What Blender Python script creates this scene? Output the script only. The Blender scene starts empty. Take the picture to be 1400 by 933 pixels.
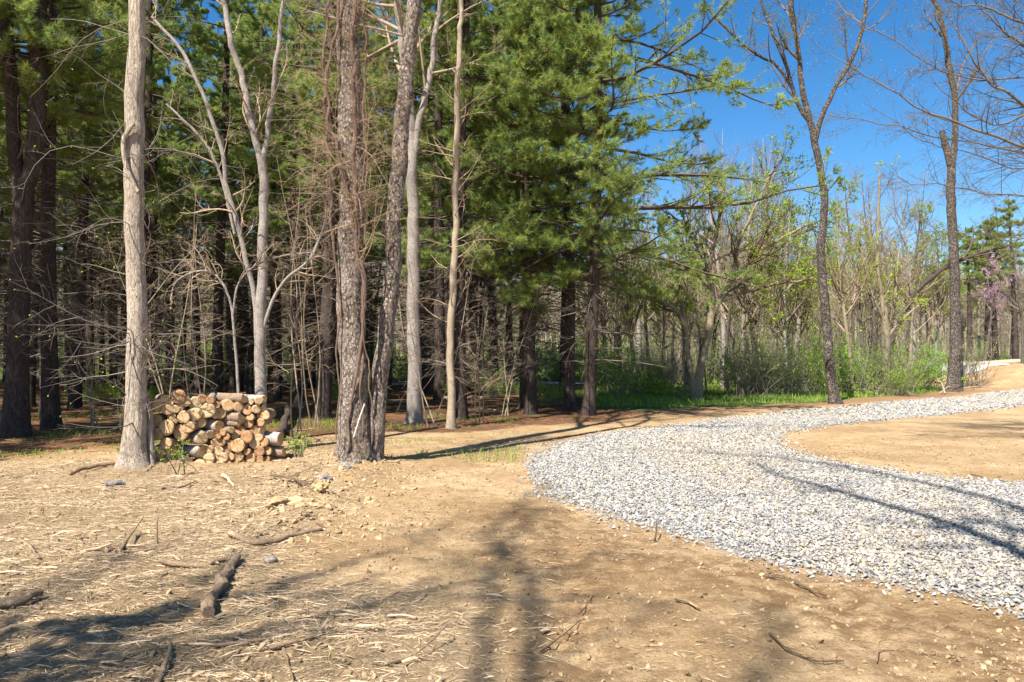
import bpy, math, random
import numpy as np
from mathutils import Vector

SEED = 11
rng = np.random.default_rng(SEED)
random.seed(SEED)
sc = bpy.context.scene
COL = sc.collection
R = math.radians

# ------------------------------------------------------------------ camera model used to read the photograph
H, F, YH = 1.6, 1050.0, 485.0
def at(px, py, D):                         # point of the place seen at a pixel, D metres away
    return np.array([(px - 700) / F * D, D, H + (YH - py) / F * D])
def gdist(py): return H * F / (py - YH)
def gxy(px, py):
    D = gdist(py)
    return np.array([(px - 700) / F * D, D])

# ------------------------------------------------------------------ noise
def _hash(ix, iy, iz):
    h = (ix * 374761393 + iy * 668265263 + iz * 2147483647) & 0xffffffff
    h = ((h ^ (h >> 13)) * 1274126177) & 0xffffffff
    h = (h ^ (h >> 16)) & 0xffffffff
    return h.astype(np.float64) / 4294967295.0
def vnoise(x, y, z=None):
    x = np.asarray(x, float); y = np.asarray(y, float)
    z = np.zeros_like(x) if z is None else np.asarray(z, float)
    xi, yi, zi = np.floor(x), np.floor(y), np.floor(z)
    fx, fy, fz = x - xi, y - yi, z - zi
    fx, fy, fz = (t * t * (3 - 2 * t) for t in (fx, fy, fz))
    xi, yi, zi = (t.astype(np.int64) for t in (xi, yi, zi))
    def c(a, b, d): return _hash(xi + a, yi + b, zi + d)
    x00 = c(0,0,0)*(1-fx)+c(1,0,0)*fx; x10 = c(0,1,0)*(1-fx)+c(1,1,0)*fx
    x01 = c(0,0,1)*(1-fx)+c(1,0,1)*fx; x11 = c(0,1,1)*(1-fx)+c(1,1,1)*fx
    y0 = x00*(1-fy)+x10*fy; y1 = x01*(1-fy)+x11*fy
    return (y0*(1-fz)+y1*fz) * 2 - 1
def fbm(x, y, z=None, o=4, lac=2.03, gain=.5):
    x = np.asarray(x, float); y = np.asarray(y, float)
    s = 0; a = 1; f = 1
    for i in range(o):
        s = s + a * vnoise(x*f + 17.3*i, y*f - 9.1*i, None if z is None else np.asarray(z, float)*f + 3.7*i)
        a *= gain; f *= lac
    return s
def sstep(a, b, x):
    t = np.clip((np.asarray(x, float) - a) / (b - a), 0, 1)
    return t * t * (3 - 2 * t)
def nrm(v):
    return v / np.maximum(np.linalg.norm(v, axis=-1, keepdims=True), 1e-9)

# ------------------------------------------------------------------ mesh builder
class MB:
    def __init__(s):
        s.v = []; s.c = []; s.q = []; s.t = []; s.qm = []; s.tm = []; s.n = 0
    def add(s, v, quads=None, tris=None, col=None, mi=0):
        v = np.asarray(v, float).reshape(-1, 3)
        if col is None: col = np.ones((len(v), 3))
        col = np.broadcast_to(np.asarray(col, float), (len(v), 3))
        s.v.append(v); s.c.append(col)
        if quads is not None and len(quads):
            s.q.append(np.asarray(quads, np.int64).reshape(-1, 4) + s.n); s.qm.append(np.full(len(s.q[-1]), mi))
        if tris is not None and len(tris):
            s.t.append(np.asarray(tris, np.int64).reshape(-1, 3) + s.n); s.tm.append(np.full(len(s.t[-1]), mi))
        s.n += len(v)
    def build(s, name, mats, parent=None, smooth=True, loc=None, attrs=None):
        me = bpy.data.meshes.new(name)
        v = np.concatenate(s.v); c = np.concatenate(s.c)
        q = np.concatenate(s.q) if s.q else np.zeros((0, 4), np.int64)
        t = np.concatenate(s.t) if s.t else np.zeros((0, 3), np.int64)
        me.vertices.add(len(v)); me.vertices.foreach_set('co', v.astype(np.float32).ravel())
        nl = q.size + t.size
        me.loops.add(nl)
        me.loops.foreach_set('vertex_index', np.concatenate([q.ravel(), t.ravel()]).astype(np.int32))
        nf = len(q) + len(t)
        me.polygons.add(nf)
        ls = np.concatenate([np.arange(len(q)) * 4, len(q) * 4 + np.arange(len(t)) * 3]).astype(np.int32)
        me.polygons.foreach_set('loop_start', ls)
        mi = np.concatenate([*(s.qm or [np.zeros(0)]), *(s.tm or [np.zeros(0)])]).astype(np.int32)
        if not isinstance(mats, (list, tuple)): mats = [mats]
        for m in mats: me.materials.append(m)
        me.polygons.foreach_set('material_index', mi)
        me.polygons.foreach_set('use_smooth', np.full(nf, bool(smooth)))
        a = me.attributes.new('tint', 'FLOAT_COLOR', 'POINT')
        a.data.foreach_set('color', np.concatenate([c, np.ones((len(c), 1))], 1).astype(np.float32).ravel())
        for k, arr in (attrs or {}).items():
            b = me.attributes.new(k, 'FLOAT', 'POINT'); b.data.foreach_set('value', arr.astype(np.float32))
        me.update(calc_edges=True)
        o = bpy.data.objects.new(name, me); COL.objects.link(o)
        if parent is not None: o.parent = parent
        if loc is not None: o.location = loc
        return o

def tubes(mb, P, Rr, k=4, col=None, mi=0, cap=False):
    """P (N,m,3) centre lines, Rr (N,m) radii -> k-sided tubes, all at once."""
    P = np.asarray(P, float); Rr = np.asarray(Rr, float)
    N, m, _ = P.shape
    if N == 0: return
    T = nrm(np.gradient(P, axis=1))
    mean = nrm(P[:, -1] - P[:, 0])
    ref = np.where(np.abs(mean[:, 2:3]) > .75, np.array([[1., 0, 0]]), np.array([[0, 0, 1.]]))
    A = nrm(np.cross(T, ref[:, None, :])); B = np.cross(T, A)
    th = np.arange(k) / k * 2 * math.pi
    V = P[:, :, None, :] + Rr[:, :, None, None] * (A[:, :, None, :] * np.cos(th)[None, None, :, None] + B[:, :, None, :] * np.sin(th)[None, None, :, None])
    idx = np.arange(N * m * k).reshape(N, m, k)
    a = idx[:, :-1, :]; b = np.roll(a, -1, 2); d = idx[:, 1:, :]; c = np.roll(d, -1, 2)
    Q = np.stack([a, b, c, d], -1).reshape(-1, 4)
    cc = None
    if col is not None:
        col = np.asarray(col, float)
        cc = np.repeat(col, m * k, 0) if col.ndim == 2 else col
    tr = None
    if cap:
        V = V.reshape(N, m * k, 3)
        V = np.concatenate([V, P[:, :1], P[:, -1:]], 1)
        base = np.arange(N)[:, None] * (m * k + 2)
        a = np.arange(k); b = (a + 1) % k
        t1 = np.stack([b, a, np.full(k, m * k)], -1); t2 = np.stack([(m-1)*k + a, (m-1)*k + b, np.full(k, m*k+1)], -1)
        tr = (base[:, :, None] + np.concatenate([t1, t2])[None]).reshape(-1, 3)
        Qi = Q.reshape(N, -1, 4) - (np.arange(N) * m * k)[:, None, None] + (np.arange(N) * (m * k + 2))[:, None, None]
        Q = Qi.reshape(-1, 4)
        if col is not None: cc = np.repeat(col, m * k + 2, 0) if np.ndim(col) == 2 else col
    mb.add(V.reshape(-1, 3), quads=Q, tris=tr, col=cc, mi=mi)

def sample_path(P, Rr, t):
    """P (N,m,3), t (N,) in 0..1 -> point, tangent, radius"""
    m = P.shape[1]
    f = np.clip(t, 0, .9999) * (m - 1); i = f.astype(int); w = (f - i)[:, None]
    n = np.arange(len(P))
    p = P[n, i] * (1 - w) + P[n, i + 1] * w
    tg = nrm(P[n, i + 1] - P[n, i])
    r = Rr[n, i] * (1 - w[:, 0]) + Rr[n, i + 1] * w[:, 0]
    return p, tg, r

def spawn(P, Rr, n, t0, t1, ang, length, m=5, wander=.25, up=.1, rs=.6, tip=.25, rg=None, planar=0., taper_len=.5, absolute=False, rmin=.002):
    """child branches of every path; returns P2 (N*n,m,3), R2"""
    rg = rg or rng
    N = len(P)
    idx = np.repeat(np.arange(N), n)
    M = len(idx)
    t = rg.uniform(t0, t1, M)
    p, tg, r = sample_path(P[idx], Rr[idx], t)
    L = np.linalg.norm(P[idx, -1] - P[idx, 0], axis=1)
    rv = rg.normal(size=(M, 3)); rv[:, 2] *= (1 - planar)
    perp = nrm(rv - (rv * tg).sum(1, keepdims=True) * tg)
    a = R(1) * (ang + rg.normal(size=M) * ang * .25)
    d = nrm(tg * np.cos(a)[:, None] + perp * np.sin(a)[:, None])
    base = np.full(M, length) if absolute else L * length
    ln = base * (1 - taper_len * (t - t0) / max(t1 - t0, 1e-6)) * rg.uniform(.55, 1.25, M)
    out = np.zeros((M, m, 3)); out[:, 0] = p
    w = rg.normal(size=(M, 3)) * wander
    for j in range(1, m):
        w = w * .6 + rg.normal(size=(M, 3)) * wander * .6
        d = nrm(d + w * (2. / m) + np.array([0, 0, up]) * (2. / m))
        out[:, j] = out[:, j - 1] + d * (ln / (m - 1))[:, None]
    r0 = np.maximum(np.minimum(r * rs, ln * .03 + .002), rmin)
    return out, r0[:, None] * np.linspace(1, tip, m)[None]

def catmull(pts, n):
    pts = np.asarray(pts, float)
    P = np.vstack([2 * pts[0] - pts[1], pts, 2 * pts[-1] - pts[-2]])
    seg = len(pts) - 1
    u = np.linspace(0, seg - 1e-6, n); i = u.astype(int); f = (u - i)[:, None]
    p0, p1, p2, p3 = P[i], P[i+1], P[i+2], P[i+3]
    return .5 * (2*p1 + (p2-p0)*f + (2*p0-5*p1+4*p2-p3)*f**2 + (3*p1-p0-3*p2+p3)*f**3)

def trunk_mesh(mb, path, rad, k=20, rough=.05, freq=(3., 1.2), flare=.35, seed=0., ridges=0, fh=.35):
    """a trunk with root flare and a lumpy bark surface"""
    n = len(path)
    T = nrm(np.gradient(path, axis=0))
    ref = np.array([0, 1., 0]) if abs(T[n//2][1]) < .8 else np.array([1., 0, 0])
    A = nrm(np.cross(T, ref)); B = np.cross(T, A)
    th = np.arange(k) / k * 2 * math.pi
    s = np.concatenate([[0], np.cumsum(np.linalg.norm(np.diff(path, axis=0), axis=1))])
    S, TH = np.meshgrid(s, th, indexing='ij')
    rr = np.broadcast_to(rad[:, None], S.shape).copy()
    nz = fbm(np.cos(TH) * freq[0] + seed, np.sin(TH) * freq[0], S * freq[1] + seed * 3, o=4)
    rr *= 1 + rough * nz
    if ridges: rr *= 1 + .025 * np.sin(TH * ridges + 2.5 * fbm(S * .9 + seed, TH * 1.2, o=2))
    if flare:
        lob = .75 + .5 * np.maximum(0, np.sin(TH * 4 + seed * 5)) + .25 * np.sin(TH * 7 + seed)
        rr *= 1 + flare * lob * np.exp(-S / fh)
    V = path[:, None, :] + rr[..., None] * (A[:, None, :] * np.cos(TH)[..., None] + B[:, None, :] * np.sin(TH)[..., None])
    idx = np.arange(n * k).reshape(n, k)
    a = idx[:-1]; b = np.roll(a, -1, 1); d = idx[1:]; c = np.roll(d, -1, 1)
    Q = np.stack([a, b, c, d], -1).reshape(-1, 4)
    mb.add(V.reshape(-1, 3), quads=Q)

def leaf_cards(mb, p, d, ln, wd, col, rg=None, fold=.15):
    """small real leaves: a diamond of four corners, its own random lie"""
    rg = rg or rng
    n = len(p)
    d = nrm(d)
    s = nrm(np.cross(d, nrm(rg.normal(size=(n, 3)))))
    up = np.cross(s, d)
    l = (ln * rg.uniform(.6, 1.2, n))[:, None]; w = (wd * rg.uniform(.7, 1.2, n))[:, None]
    V = np.stack([p, p + d*l*.45 + s*w + up*l*fold, p + d*l, p + d*l*.45 - s*w + up*l*fold], 1)
    Q = np.arange(n * 4).reshape(n, 4)
    T = np.concatenate([Q[:, [0, 1, 2]], Q[:, [0, 2, 3]]])
    mb.add(V.reshape(-1, 3), tris=T, col=np.repeat(np.broadcast_to(col, (n, 3)), 4, 0))

def needles(mb, p, d, k, ln, wd, col, spread=.8, rg=None):
    """pine tufts: k narrow needles fanning from each shoot point"""
    rg = rg or rng
    n = len(p)
    P = np.repeat(p, k, 0); D = np.repeat(nrm(d), k, 0)
    nd = nrm(D + rg.normal(size=(n * k, 3)) * spread)
    s = nrm(np.cross(nd, rg.normal(size=(n * k, 3))))
    l = (ln * rg.uniform(.7, 1.25, n * k))[:, None]
    P = P + D * (rg.uniform(-.4, .3, n * k) * ln)[:, None]
    droop = np.array([0, 0, -.12]) * l
    V = np.stack([P + s * wd, P - s * wd, P + nd * l + droop], 1)
    mb.add(V.reshape(-1, 3), tris=np.arange(n * k * 3).reshape(-1, 3), col=np.repeat(np.repeat(col, k, 0), 3, 0))

# ------------------------------------------------------------------ materials
def mat(name):
    m = bpy.data.materials.new(name); m.use_nodes = True
    nt = m.node_tree; nt.nodes.clear()
    return m, nt
class N:
    def __init__(s, nt): s.nt = nt
    def n(s, t, **kw):
        nd = s.nt.nodes.new(t)
        for k, v in kw.items():
            if k in ('ins',): continue
            setattr(nd, k, v)
        for k, v in (kw.get('ins') or {}).items():
            if hasattr(v, 'is_output'): s.nt.links.new(v, nd.inputs[k])
            else: nd.inputs[k].default_value = v
        return nd
    def noise(s, vec, scale, detail=4, rough=.6, dist=0.):
        return s.n('ShaderNodeTexNoise', ins={'Vector': vec, 'Scale': scale, 'Detail': detail, 'Roughness': rough, 'Distortion': dist}).outputs['Fac']
    def ramp(s, fac, stops):
        r = s.n('ShaderNodeValToRGB', ins={'Fac': fac})
        el = r.color_ramp.elements
        while len(el) < len(stops): el.new(.5)
        for e, (p, c) in zip(el, stops):
            e.position = p; e.color = (*c, 1) if len(c) == 3 else c
        return r.outputs['Color']
    def mix(s, f, a, b, bt='MIX'):
        nd = s.n('ShaderNodeMix', data_type='RGBA', blend_type=bt, clamp_factor=True)
        for i, v in ((0, f), (6, a), (7, b)):
            if hasattr(v, 'is_output'): s.nt.links.new(v, nd.inputs[i])
            else: nd.inputs[i].default_value = v if i == 0 else ((*v, 1) if len(v) == 3 else v)
        return nd.outputs[2]
    def math(s, op, a, b=0., c=None):
        nd = s.n('ShaderNodeMath', operation=op)
        for i, v in enumerate((a, b) if c is None else (a, b, c)):
            if hasattr(v, 'is_output'): s.nt.links.new(v, nd.inputs[i])
            else: nd.inputs[i].default_value = v
        return nd.outputs[0]
    def mapr(s, v, a, b, c=0., d=1.):
        return s.n('ShaderNodeMapRange', interpolation_type='SMOOTHSTEP', ins={'Value': v, 'From Min': a, 'From Max': b, 'To Min': c, 'To Max': d}).outputs[0]
    def attr(s, name): return s.n('ShaderNodeAttribute', attribute_name=name)
    def coords(s, scale=(1, 1, 1)):
        tc = s.n('ShaderNodeTexCoord')
        return s.n('ShaderNodeMapping', ins={'Vector': tc.outputs['Object'], 'Scale': scale}).outputs[0]
    def out(s, col, rough=.9, bump=None, bstr=.5, bdist=.02, spec=.25, transl=0.):
        if bump is not None:
            bp = s.n('ShaderNodeBump', ins={'Strength': bstr, 'Distance': bdist, 'Height': bump}).outputs[0]
        p = s.n('ShaderNodeBsdfPrincipled', ins={'Roughness': rough, 'Specular IOR Level': spec})
        if hasattr(col, 'is_output'): s.nt.links.new(col, p.inputs['Base Color'])
        else: p.inputs['Base Color'].default_value = (*col, 1)
        if hasattr(rough, 'is_output'): s.nt.links.new(rough, p.inputs['Roughness'])
        if bump is not None: s.nt.links.new(bp, p.inputs['Normal'])
        sh = p.outputs[0]
        if transl > 0:
            tr = s.n('ShaderNodeBsdfTranslucent')
            if hasattr(col, 'is_output'): s.nt.links.new(col, tr.inputs['Color'])
            else: tr.inputs['Color'].default_value = (*col, 1)
            sh = s.n('ShaderNodeMixShader', ins={0: transl, 1: sh, 2: tr.outputs[0]}).outputs[0]
        o = s.n('ShaderNodeOutputMaterial')
        s.nt.links.new(sh, o.inputs['Surface'])

def bark(name, dark, mid, light, scale=9., stretch=.25, plates=False, lich=None, bstr=.8, bdist=.03, lo=.3, hi=.72):
    m, nt = mat(name); g = N(nt)
    v = g.coords((1, 1, stretch))
    dist = g.noise(v, scale * .5, 3)
    vv = g.n('ShaderNodeVectorMath', operation='ADD', ins={0: v, 1: g.n('ShaderNodeTexNoise', ins={'Vector': v, 'Scale': scale * .6, 'Detail': 2.}).outputs['Color']}).outputs[0]
    if plates:
        jt = g.n('ShaderNodeVectorMath', operation='SCALE', ins={0: g.n('ShaderNodeTexNoise', ins={'Vector': v, 'Scale': scale * 4, 'Detail': 4., 'Roughness': .7}).outputs['Color'], 'Scale': .075}).outputs[0]
        vj = g.n('ShaderNodeVectorMath', operation='ADD', ins={0: v, 1: jt}).outputs[0]
        vo = g.n('ShaderNodeTexVoronoi', feature='F1', ins={'Vector': vj, 'Scale': scale * 2.8, 'Randomness': 1.})
        n2 = g.noise(v, scale * 5, 5, .75)
        n3 = g.noise(v, scale * .9, 4, .7)
        h = g.math('ADD', g.mapr(vo.outputs['Distance'], .75, .1), g.math('MULTIPLY', n2, 1.1))
        h = g.math('ADD', h, g.math('MULTIPLY', g.math('SUBTRACT', n3, .5), 1.1))
        c = g.ramp(g.math('MULTIPLY', h, .6), [(.3, dark), (.55, mid), (.85, light)])
        rnd = g.n('ShaderNodeSeparateColor', ins={0: vo.outputs['Color']}).outputs[0]
        c = g.mix(g.mapr(rnd, .3, 1., 0, .6), c, mid)
    else:
        n1 = g.noise(vv, scale, 6, .68, .4)
        h = n1
        c = g.ramp(n1, [(lo, dark), ((lo + hi) / 2, mid), (hi, light)])
    big = g.noise(g.coords((1, 1, .5)), 1.3, 3)
    c = g.mix(g.mapr(big, .35, .7, 0, .5), c, g.mix(.55, c, dark))
    if lich:
        l = g.noise(g.coords(), 6., 5, .7)
        c = g.mix(g.mapr(l, .56, .66, 0, .7), c, lich)
    c = g.mix(1., c, g.attr('tint').outputs['Color'], 'MULTIPLY')
    g.out(c, .92, h, bstr, bdist, .15)
    return m

def tinted(name, base, rough=.85, transl=0., nscale=None, spec=.2, var=.25):
    m, nt = mat(name); g = N(nt)
    c = g.attr('tint').outputs['Color']
    c = g.mix(1., base, c, 'MULTIPLY')
    if nscale:
        n = g.noise(g.coords(), nscale, 4, .65)
        c = g.mix(g.mapr(n, .3, .7, 0, 1), g.mix(1., c, (1 - var,) * 3, 'MULTIPLY'), g.mix(1., c, (1 + var,) * 3, 'MULTIPLY'))
        g.out(c, rough, n, .5, .004, spec, transl)
    else:
        g.out(c, rough, None, spec=spec, transl=transl)
    return m

M = {}
M['bark_pale'] = bark('pale_bark', (.15, .11, .08), (.52, .425, .33), (.70, .61, .50), 19, .14, bstr=1., bdist=.03, lo=.36, hi=.66)
M['bark_scaly'] = bark('scaly_bark', (.045, .03, .022), (.33, .26, .21), (.63, .535, .45), 11, .55, plates=True, lich=(.33, .25, .13), bstr=1., bdist=.02)
M['bark_grey'] = bark('grey_bark', (.085, .068, .056), (.33, .285, .25), (.54, .485, .43), 22, .35, lich=(.34, .33, .27), bstr=.8, bdist=.012, lo=.36, hi=.68)
M['bark_tan'] = bark('tan_bark', (.16, .115, .08), (.34, .27, .19), (.46, .38, .28), 18, .2, bstr=.5, bdist=.01)
M['bark_pine'] = bark('pine_bark', (.022, .016, .014), (.07, .052, .043), (.15, .115, .098), 10, .3, bstr=1., bdist=.03)
M['bark_dark'] = bark('dark_bark', (.03, .024, .02), (.105, .085, .07), (.27, .24, .21), 17, .45, lich=(.36, .34, .29), bstr=1., bdist=.025, lo=.36, hi=.68)
M['bark_fleck'] = bark('flecked_bark', (.028, .021, .017), (.11, .086, .070), (.31, .27, .235), 10, .6, plates=True, lich=(.34, .31, .24), bstr=1., bdist=.02)
M['bark_yellow'] = bark('yellowish_bark', (.10, .08, .05), (.27, .22, .145), (.42, .36, .25), 18, .3, bstr=.7, bdist=.015, lo=.36, hi=.68)
M['dead_twig'] = tinted('dead_twig', (.20, .165, .132), .9)
M['pine_twig'] = tinted('pine_twig', (.085, .062, .048), .9)
M['vine'] = bark('shaggy_vine', (.08, .05, .036), (.23, .15, .11), (.40, .30, .235), 30, .10, bstr=1., bdist=.02)
M['needle'] = tinted('pine_needle', (.345, .405, .10), .5, .45, spec=.4)
M['leaf'] = tinted('fresh_leaf', (.25, .36, .06), .55, .4, spec=.3)
M['grass'] = tinted('grass_blade', (.22, .34, .055), .6, .35, spec=.25)
M['blossom'] = tinted('pink_blossom', (.52, .34, .46), .7, .3)
M['stone'] = tinted('gravel_stone', (.325, .312, .29), .8, nscale=60, var=.14)
M['chip'] = tinted('wood_chip', (.50, .375, .245), .9, nscale=30, var=.25)
M['clod'] = tinted('earth_clod', (.42, .295, .165), .97, nscale=40, var=.18)
M['stick_bark'] = bark('stick_bark', (.09, .06, .04), (.30, .215, .145), (.52, .40, .28), 34, .5, lich=(.58, .43, .27), bstr=1., bdist=.012, lo=.36, hi=.66)
M['far_twig'] = tinted('far_twig', (.27, .225, .19), .95)

def wood_face(name, ring, pale, sap):
    m, nt = mat(name); g = N(nt)
    tc = g.n('ShaderNodeTexCoord')
    oi = g.n('ShaderNodeObjectInfo')
    v = g.n('ShaderNodeMapping', ins={'Vector': tc.outputs['Object'], 'Scale': (1, .05, 1)}).outputs[0]
    ds = g.n('ShaderNodeVectorMath', operation='SCALE', ins={0: g.n('ShaderNodeTexNoise', ins={'Vector': v, 'Scale': 9., 'Detail': 3.}).outputs['Color'], 'Scale': .05}).outputs[0]
    v2 = g.n('ShaderNodeVectorMath', operation='ADD', ins={0: v, 1: ds}).outputs[0]
    ln = g.n('ShaderNodeVectorMath', operation='LENGTH', ins={0: v2}).outputs['Value']
    rg_ = g.math('SINE', g.math('MULTIPLY', ln, 420.))
    n = g.noise(tc.outputs['Object'], 22., 5, .7)
    big = g.noise(tc.outputs['Object'], 7., 3, .6)
    c = g.mix(g.mapr(big, .35, .68), ring, pale)
    c = g.mix(g.mapr(rg_, -1, 1, 0, .45), c, ring)
    c = g.mix(g.mapr(n, .55, .75, 0, .45), c, sap)
    sx = g.n('ShaderNodeSeparateXYZ', ins={0: v2})
    an = g.math('ARCTAN2', sx.outputs['Z'], sx.outputs['X'])
    cv = g.n('ShaderNodeCombineXYZ', ins={0: g.math('MULTIPLY', an, 2.2), 1: g.math('MULTIPLY', oi.outputs['Random'], 90.), 2: g.math('MULTIPLY', ln, 3.)}).outputs[0]
    cr = g.math('ABSOLUTE', g.math('SUBTRACT', g.noise(cv, 1.3, 1, .5), .5))
    c = g.mix(g.math('MULTIPLY', g.mapr(cr, .016, .004), g.mapr(ln, .0, .012, .2, .8)), c, (.10, .055, .03))
    c = g.mix(g.mapr(ln, .012, .004, 0, .7), c, (.16, .08, .04))
    c = g.mix(g.mapr(g.noise(tc.outputs['Object'], 13., 4, .7), .5, .68, 0, .5), c, (.42, .36, .30))
    c = g.mix(g.mapr(oi.outputs['Random'], 0, 1, 0, .35), c, g.mix(1., c, (.72, .66, .6), 'MULTIPLY'))
    c = g.mix(1., c, g.attr('tint').outputs['Color'], 'MULTIPLY')
    g.out(c, .85, n, .35, .004, .2)
    return m
M['wood_pale'] = wood_face('pale_cut_wood', (.50, .34, .17), (.66, .49, .28), (.72, .56, .36))
M['wood_honey'] = wood_face('honey_cut_wood', (.48, .30, .145), (.63, .435, .235), (.68, .52, .33))
M['wood_red'] = wood_face('reddish_cut_wood', (.36, .18, .08), (.50, .295, .15), (.58, .40, .24))
M['log_bark'] = bark('log_bark', (.12, .08, .055), (.30, .215, .15), (.46, .36, .27), 16, .5, bstr=.8, bdist=.01)
M['log_grey'] = bark('grey_log_bark', (.16, .13, .11), (.38, .33, .29), (.55, .50, .45), 12, .5, bstr=.5, bdist=.006)

# ------------------------------------------------------------------ objects and their properties
def tag(o, label=None, cat=None, group=None, kind=None):
    if label: o['label'] = label
    if cat: o['category'] = cat
    if group: o['group'] = group
    if kind: o['kind'] = kind
    return o
def empty(name, loc, label, cat, group=None):
    o = bpy.data.objects.new(name, None); COL.objects.link(o)
    o.location = loc; o.empty_display_size = .2
    return tag(o, label, cat, group)
def copy_tree(root, loc, rz, s=1., label=None, group=None, tilt=0.):
    r = root.copy(); COL.objects.link(r)
    r.location = loc; r.rotation_euler = (tilt, 0, rz); r.scale = (s, s, s)
    if label: r['label'] = label
    if group: r['group'] = group
    for ch in root.children:
        c = ch.copy(); COL.objects.link(c); c.parent = r
        for g in ch.children:
            d = g.copy(); COL.objects.link(d); d.parent = c
    return r

# ------------------------------------------------------------------ ground
def inside(poly, x, y):
    res = np.zeros(x.shape, bool); n = len(poly); j = n - 1
    for i in range(n):
        xi, yi = poly[i]; xj, yj = poly[j]
        with np.errstate(divide='ignore', invalid='ignore'):
            c = ((yi > y) != (yj > y)) & (x < (xj - xi) * (y - yi) / (yj - yi + 1e-12) + xi)
        res ^= c; j = i
    return res
def soft_inside(poly, x, y, w):
    s = 0
    for k in range(8):
        a = k / 8 * 2 * math.pi
        s = s + inside(poly, x + math.cos(a) * w, y + math.sin(a) * w)
    return (s + inside(poly, x, y)) / 9.
def world(pp): return np.array([gxy(*p) for p in pp])

GRAVEL = world([(733,640),(745,622),(770,606),(830,593),(900,585),(1000,572),(1100,561.5),(1200,553),(1300,543.5),(1400,533),(1600,519),
    (1640,533),(1400,555),(1300,567),(1200,576),(1120,583),(1070,592),(1057,602),(1075,617),(1130,632),(1200,643),(1300,655),(1400,663),(1700,700),
    (1800,960),(1400,832),(1300,813),(1200,795),(1100,775),(1000,751),(930,736),(860,711),(800,693),(760,676),(740,660)])
PINE = world([(-900,640),(-300,632),(0,625),(90,618),(170,612),(400,600),(480,590),(560,588),(640,592),(700,582),(780,576),(860,571),(900,561),(860,556),(830,530),(800,515),(-900,515)])
GRASS = world([(818,560),(870,563),(960,557),(1050,553),(1130,549),(1210,541),(1260,537),(1300,533),(1420,528),(1500,503),(800,503),(790,540)])
BROWN = world([(800,585),(860,576),(950,565),(1050,558),(1130,556),(1180,553),(1250,546),(1340,537),(1400,531),(1400,525),(1250,535),(1140,545),(960,552),(820,556)])
STRAW = world([(-500,622),(0,632),(170,632),(300,645),(430,640),(478,652),(440,685),(420,715),(360,745),(345,775),(470,800),(600,845),(660,933),(700,1300),(-700,1300)])

def height(x, y):
    x = np.asarray(x, float); y = np.asarray(y, float)
    z = .05 * fbm(x * .12 + 5, y * .12, o=3) * sstep(10, 30, y)
    hill = sstep(75, 230, y) * (20 + 5 * fbm(x * .012, y * .012 + 4, o=3)) * (.55 + .45 * sstep(60, -10, x - y * .1))
    z = z + hill
    bank = sstep(34.5, 38.5, y + .25 * (x - 24)) * sstep(21.5, 25.0, x) * (1 - sstep(75, 100, y))
    z = z + bank * (1.12 + .10 * fbm(x * 1.3, y * 1.3, o=4))
    z = z + .16 * np.exp(-(((x + 2.45) / .9) ** 2 + ((y - 11.1) / .6) ** 2)) + .13 * np.exp(-(((x + 5.4) / .8) ** 2 + ((y - 10.9) / .6) ** 2))
    return z
def detail(x, y):
    """small relief of the trampled soil and its litter"""
    near = sstep(16, 8, y)
    st = soft_inside(STRAW, x + .25 * fbm(x, y, o=2), y + .25 * fbm(x + 9, y, o=2), .35)
    d = .010 * fbm(x * 2.2, y * 2.2, o=4) + near * .014 * fbm(x * 8, y * 10, o=3) + near * .012 * np.maximum(0, fbm(x * 3.1 + 8, y * 3.7, o=4))
    d = d + st * (.035 * fbm(x * 1.1 + 3, y * 1.9, o=4) + .02 * fbm(x * 4.5, y * 7, o=4) * near)
    rdg = np.exp(-(((x + 2.25 + (y - 9.) * .12) / .55) ** 2)) * sstep(6.4, 7.6, y) * (1 - sstep(10.3, 11.2, y))
    d = d + rdg * (.09 + .07 * fbm(x * 4.5, y * 4.5, o=5))
    # wheel tracks curving across the bare soil
    for off in (0., 1.7):
        cx = .35 + off + .018 * (y - 4) ** 2
        d = d - (.022 + .012 * np.sin(y * 38 + x * 14) * (fbm(x * 2, y * 2, o=2) > -.2)) * np.exp(-(((x - cx) / .15) ** 4)) * near * (1 - st)
    gv = soft_inside(GRAVEL, x, y, .15)
    return d * (1 - .7 * gv) + .008 * gv
def gz(x, y): return float(height(np.array([x]), np.array([y]))[0] + detail(np.array([x]), np.array([y]))[0])
def gz_arr(x, y): return height(x, y) + detail(x, y)
def on_ground(px, py):
    p = gxy(px, py)
    return np.array([p[0], p[1], gz(p[0], p[1])])

def axis(parts):
    out = []
    for a, b, s in parts: out.append(np.arange(a, b, s))
    return np.unique(np.round(np.concatenate(out), 4))
gx = axis([(-400, -60, 20), (-60, -16, 2), (-16, -8, .2), (-8, 8, .036), (8, 16, .12), (16, 40, .5), (40, 80, 3), (80, 421, 20)])
gy = axis([(-120, -12, 4), (-12, 2, .5), (2, 12.5, .036), (12.5, 22, .09), (22, 44, .28), (44, 120, 3), (120, 601, 20)])
X, Y = np.meshgrid(gx, gy)
Z = gz_arr(X.ravel(), Y.ravel())
xr, yr = X.ravel(), Y.ravel()
wx = xr + .35 * fbm(xr * .9, yr * .9, o=4); wy = yr + .35 * fbm(xr * .9 + 40, yr * .9, o=4)
far = sstep(20, 40, yr)
a_gravel = soft_inside(GRAVEL, xr + .12 * fbm(xr * 3, yr * 3, o=2), yr, .1)
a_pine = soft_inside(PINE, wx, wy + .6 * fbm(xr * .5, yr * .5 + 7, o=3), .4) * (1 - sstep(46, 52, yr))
a_bank = sstep(20.5, 22.5, xr) * sstep(33.5, 35, yr + .25 * (xr - 24)) * (1 - sstep(48, 52, yr))
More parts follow.
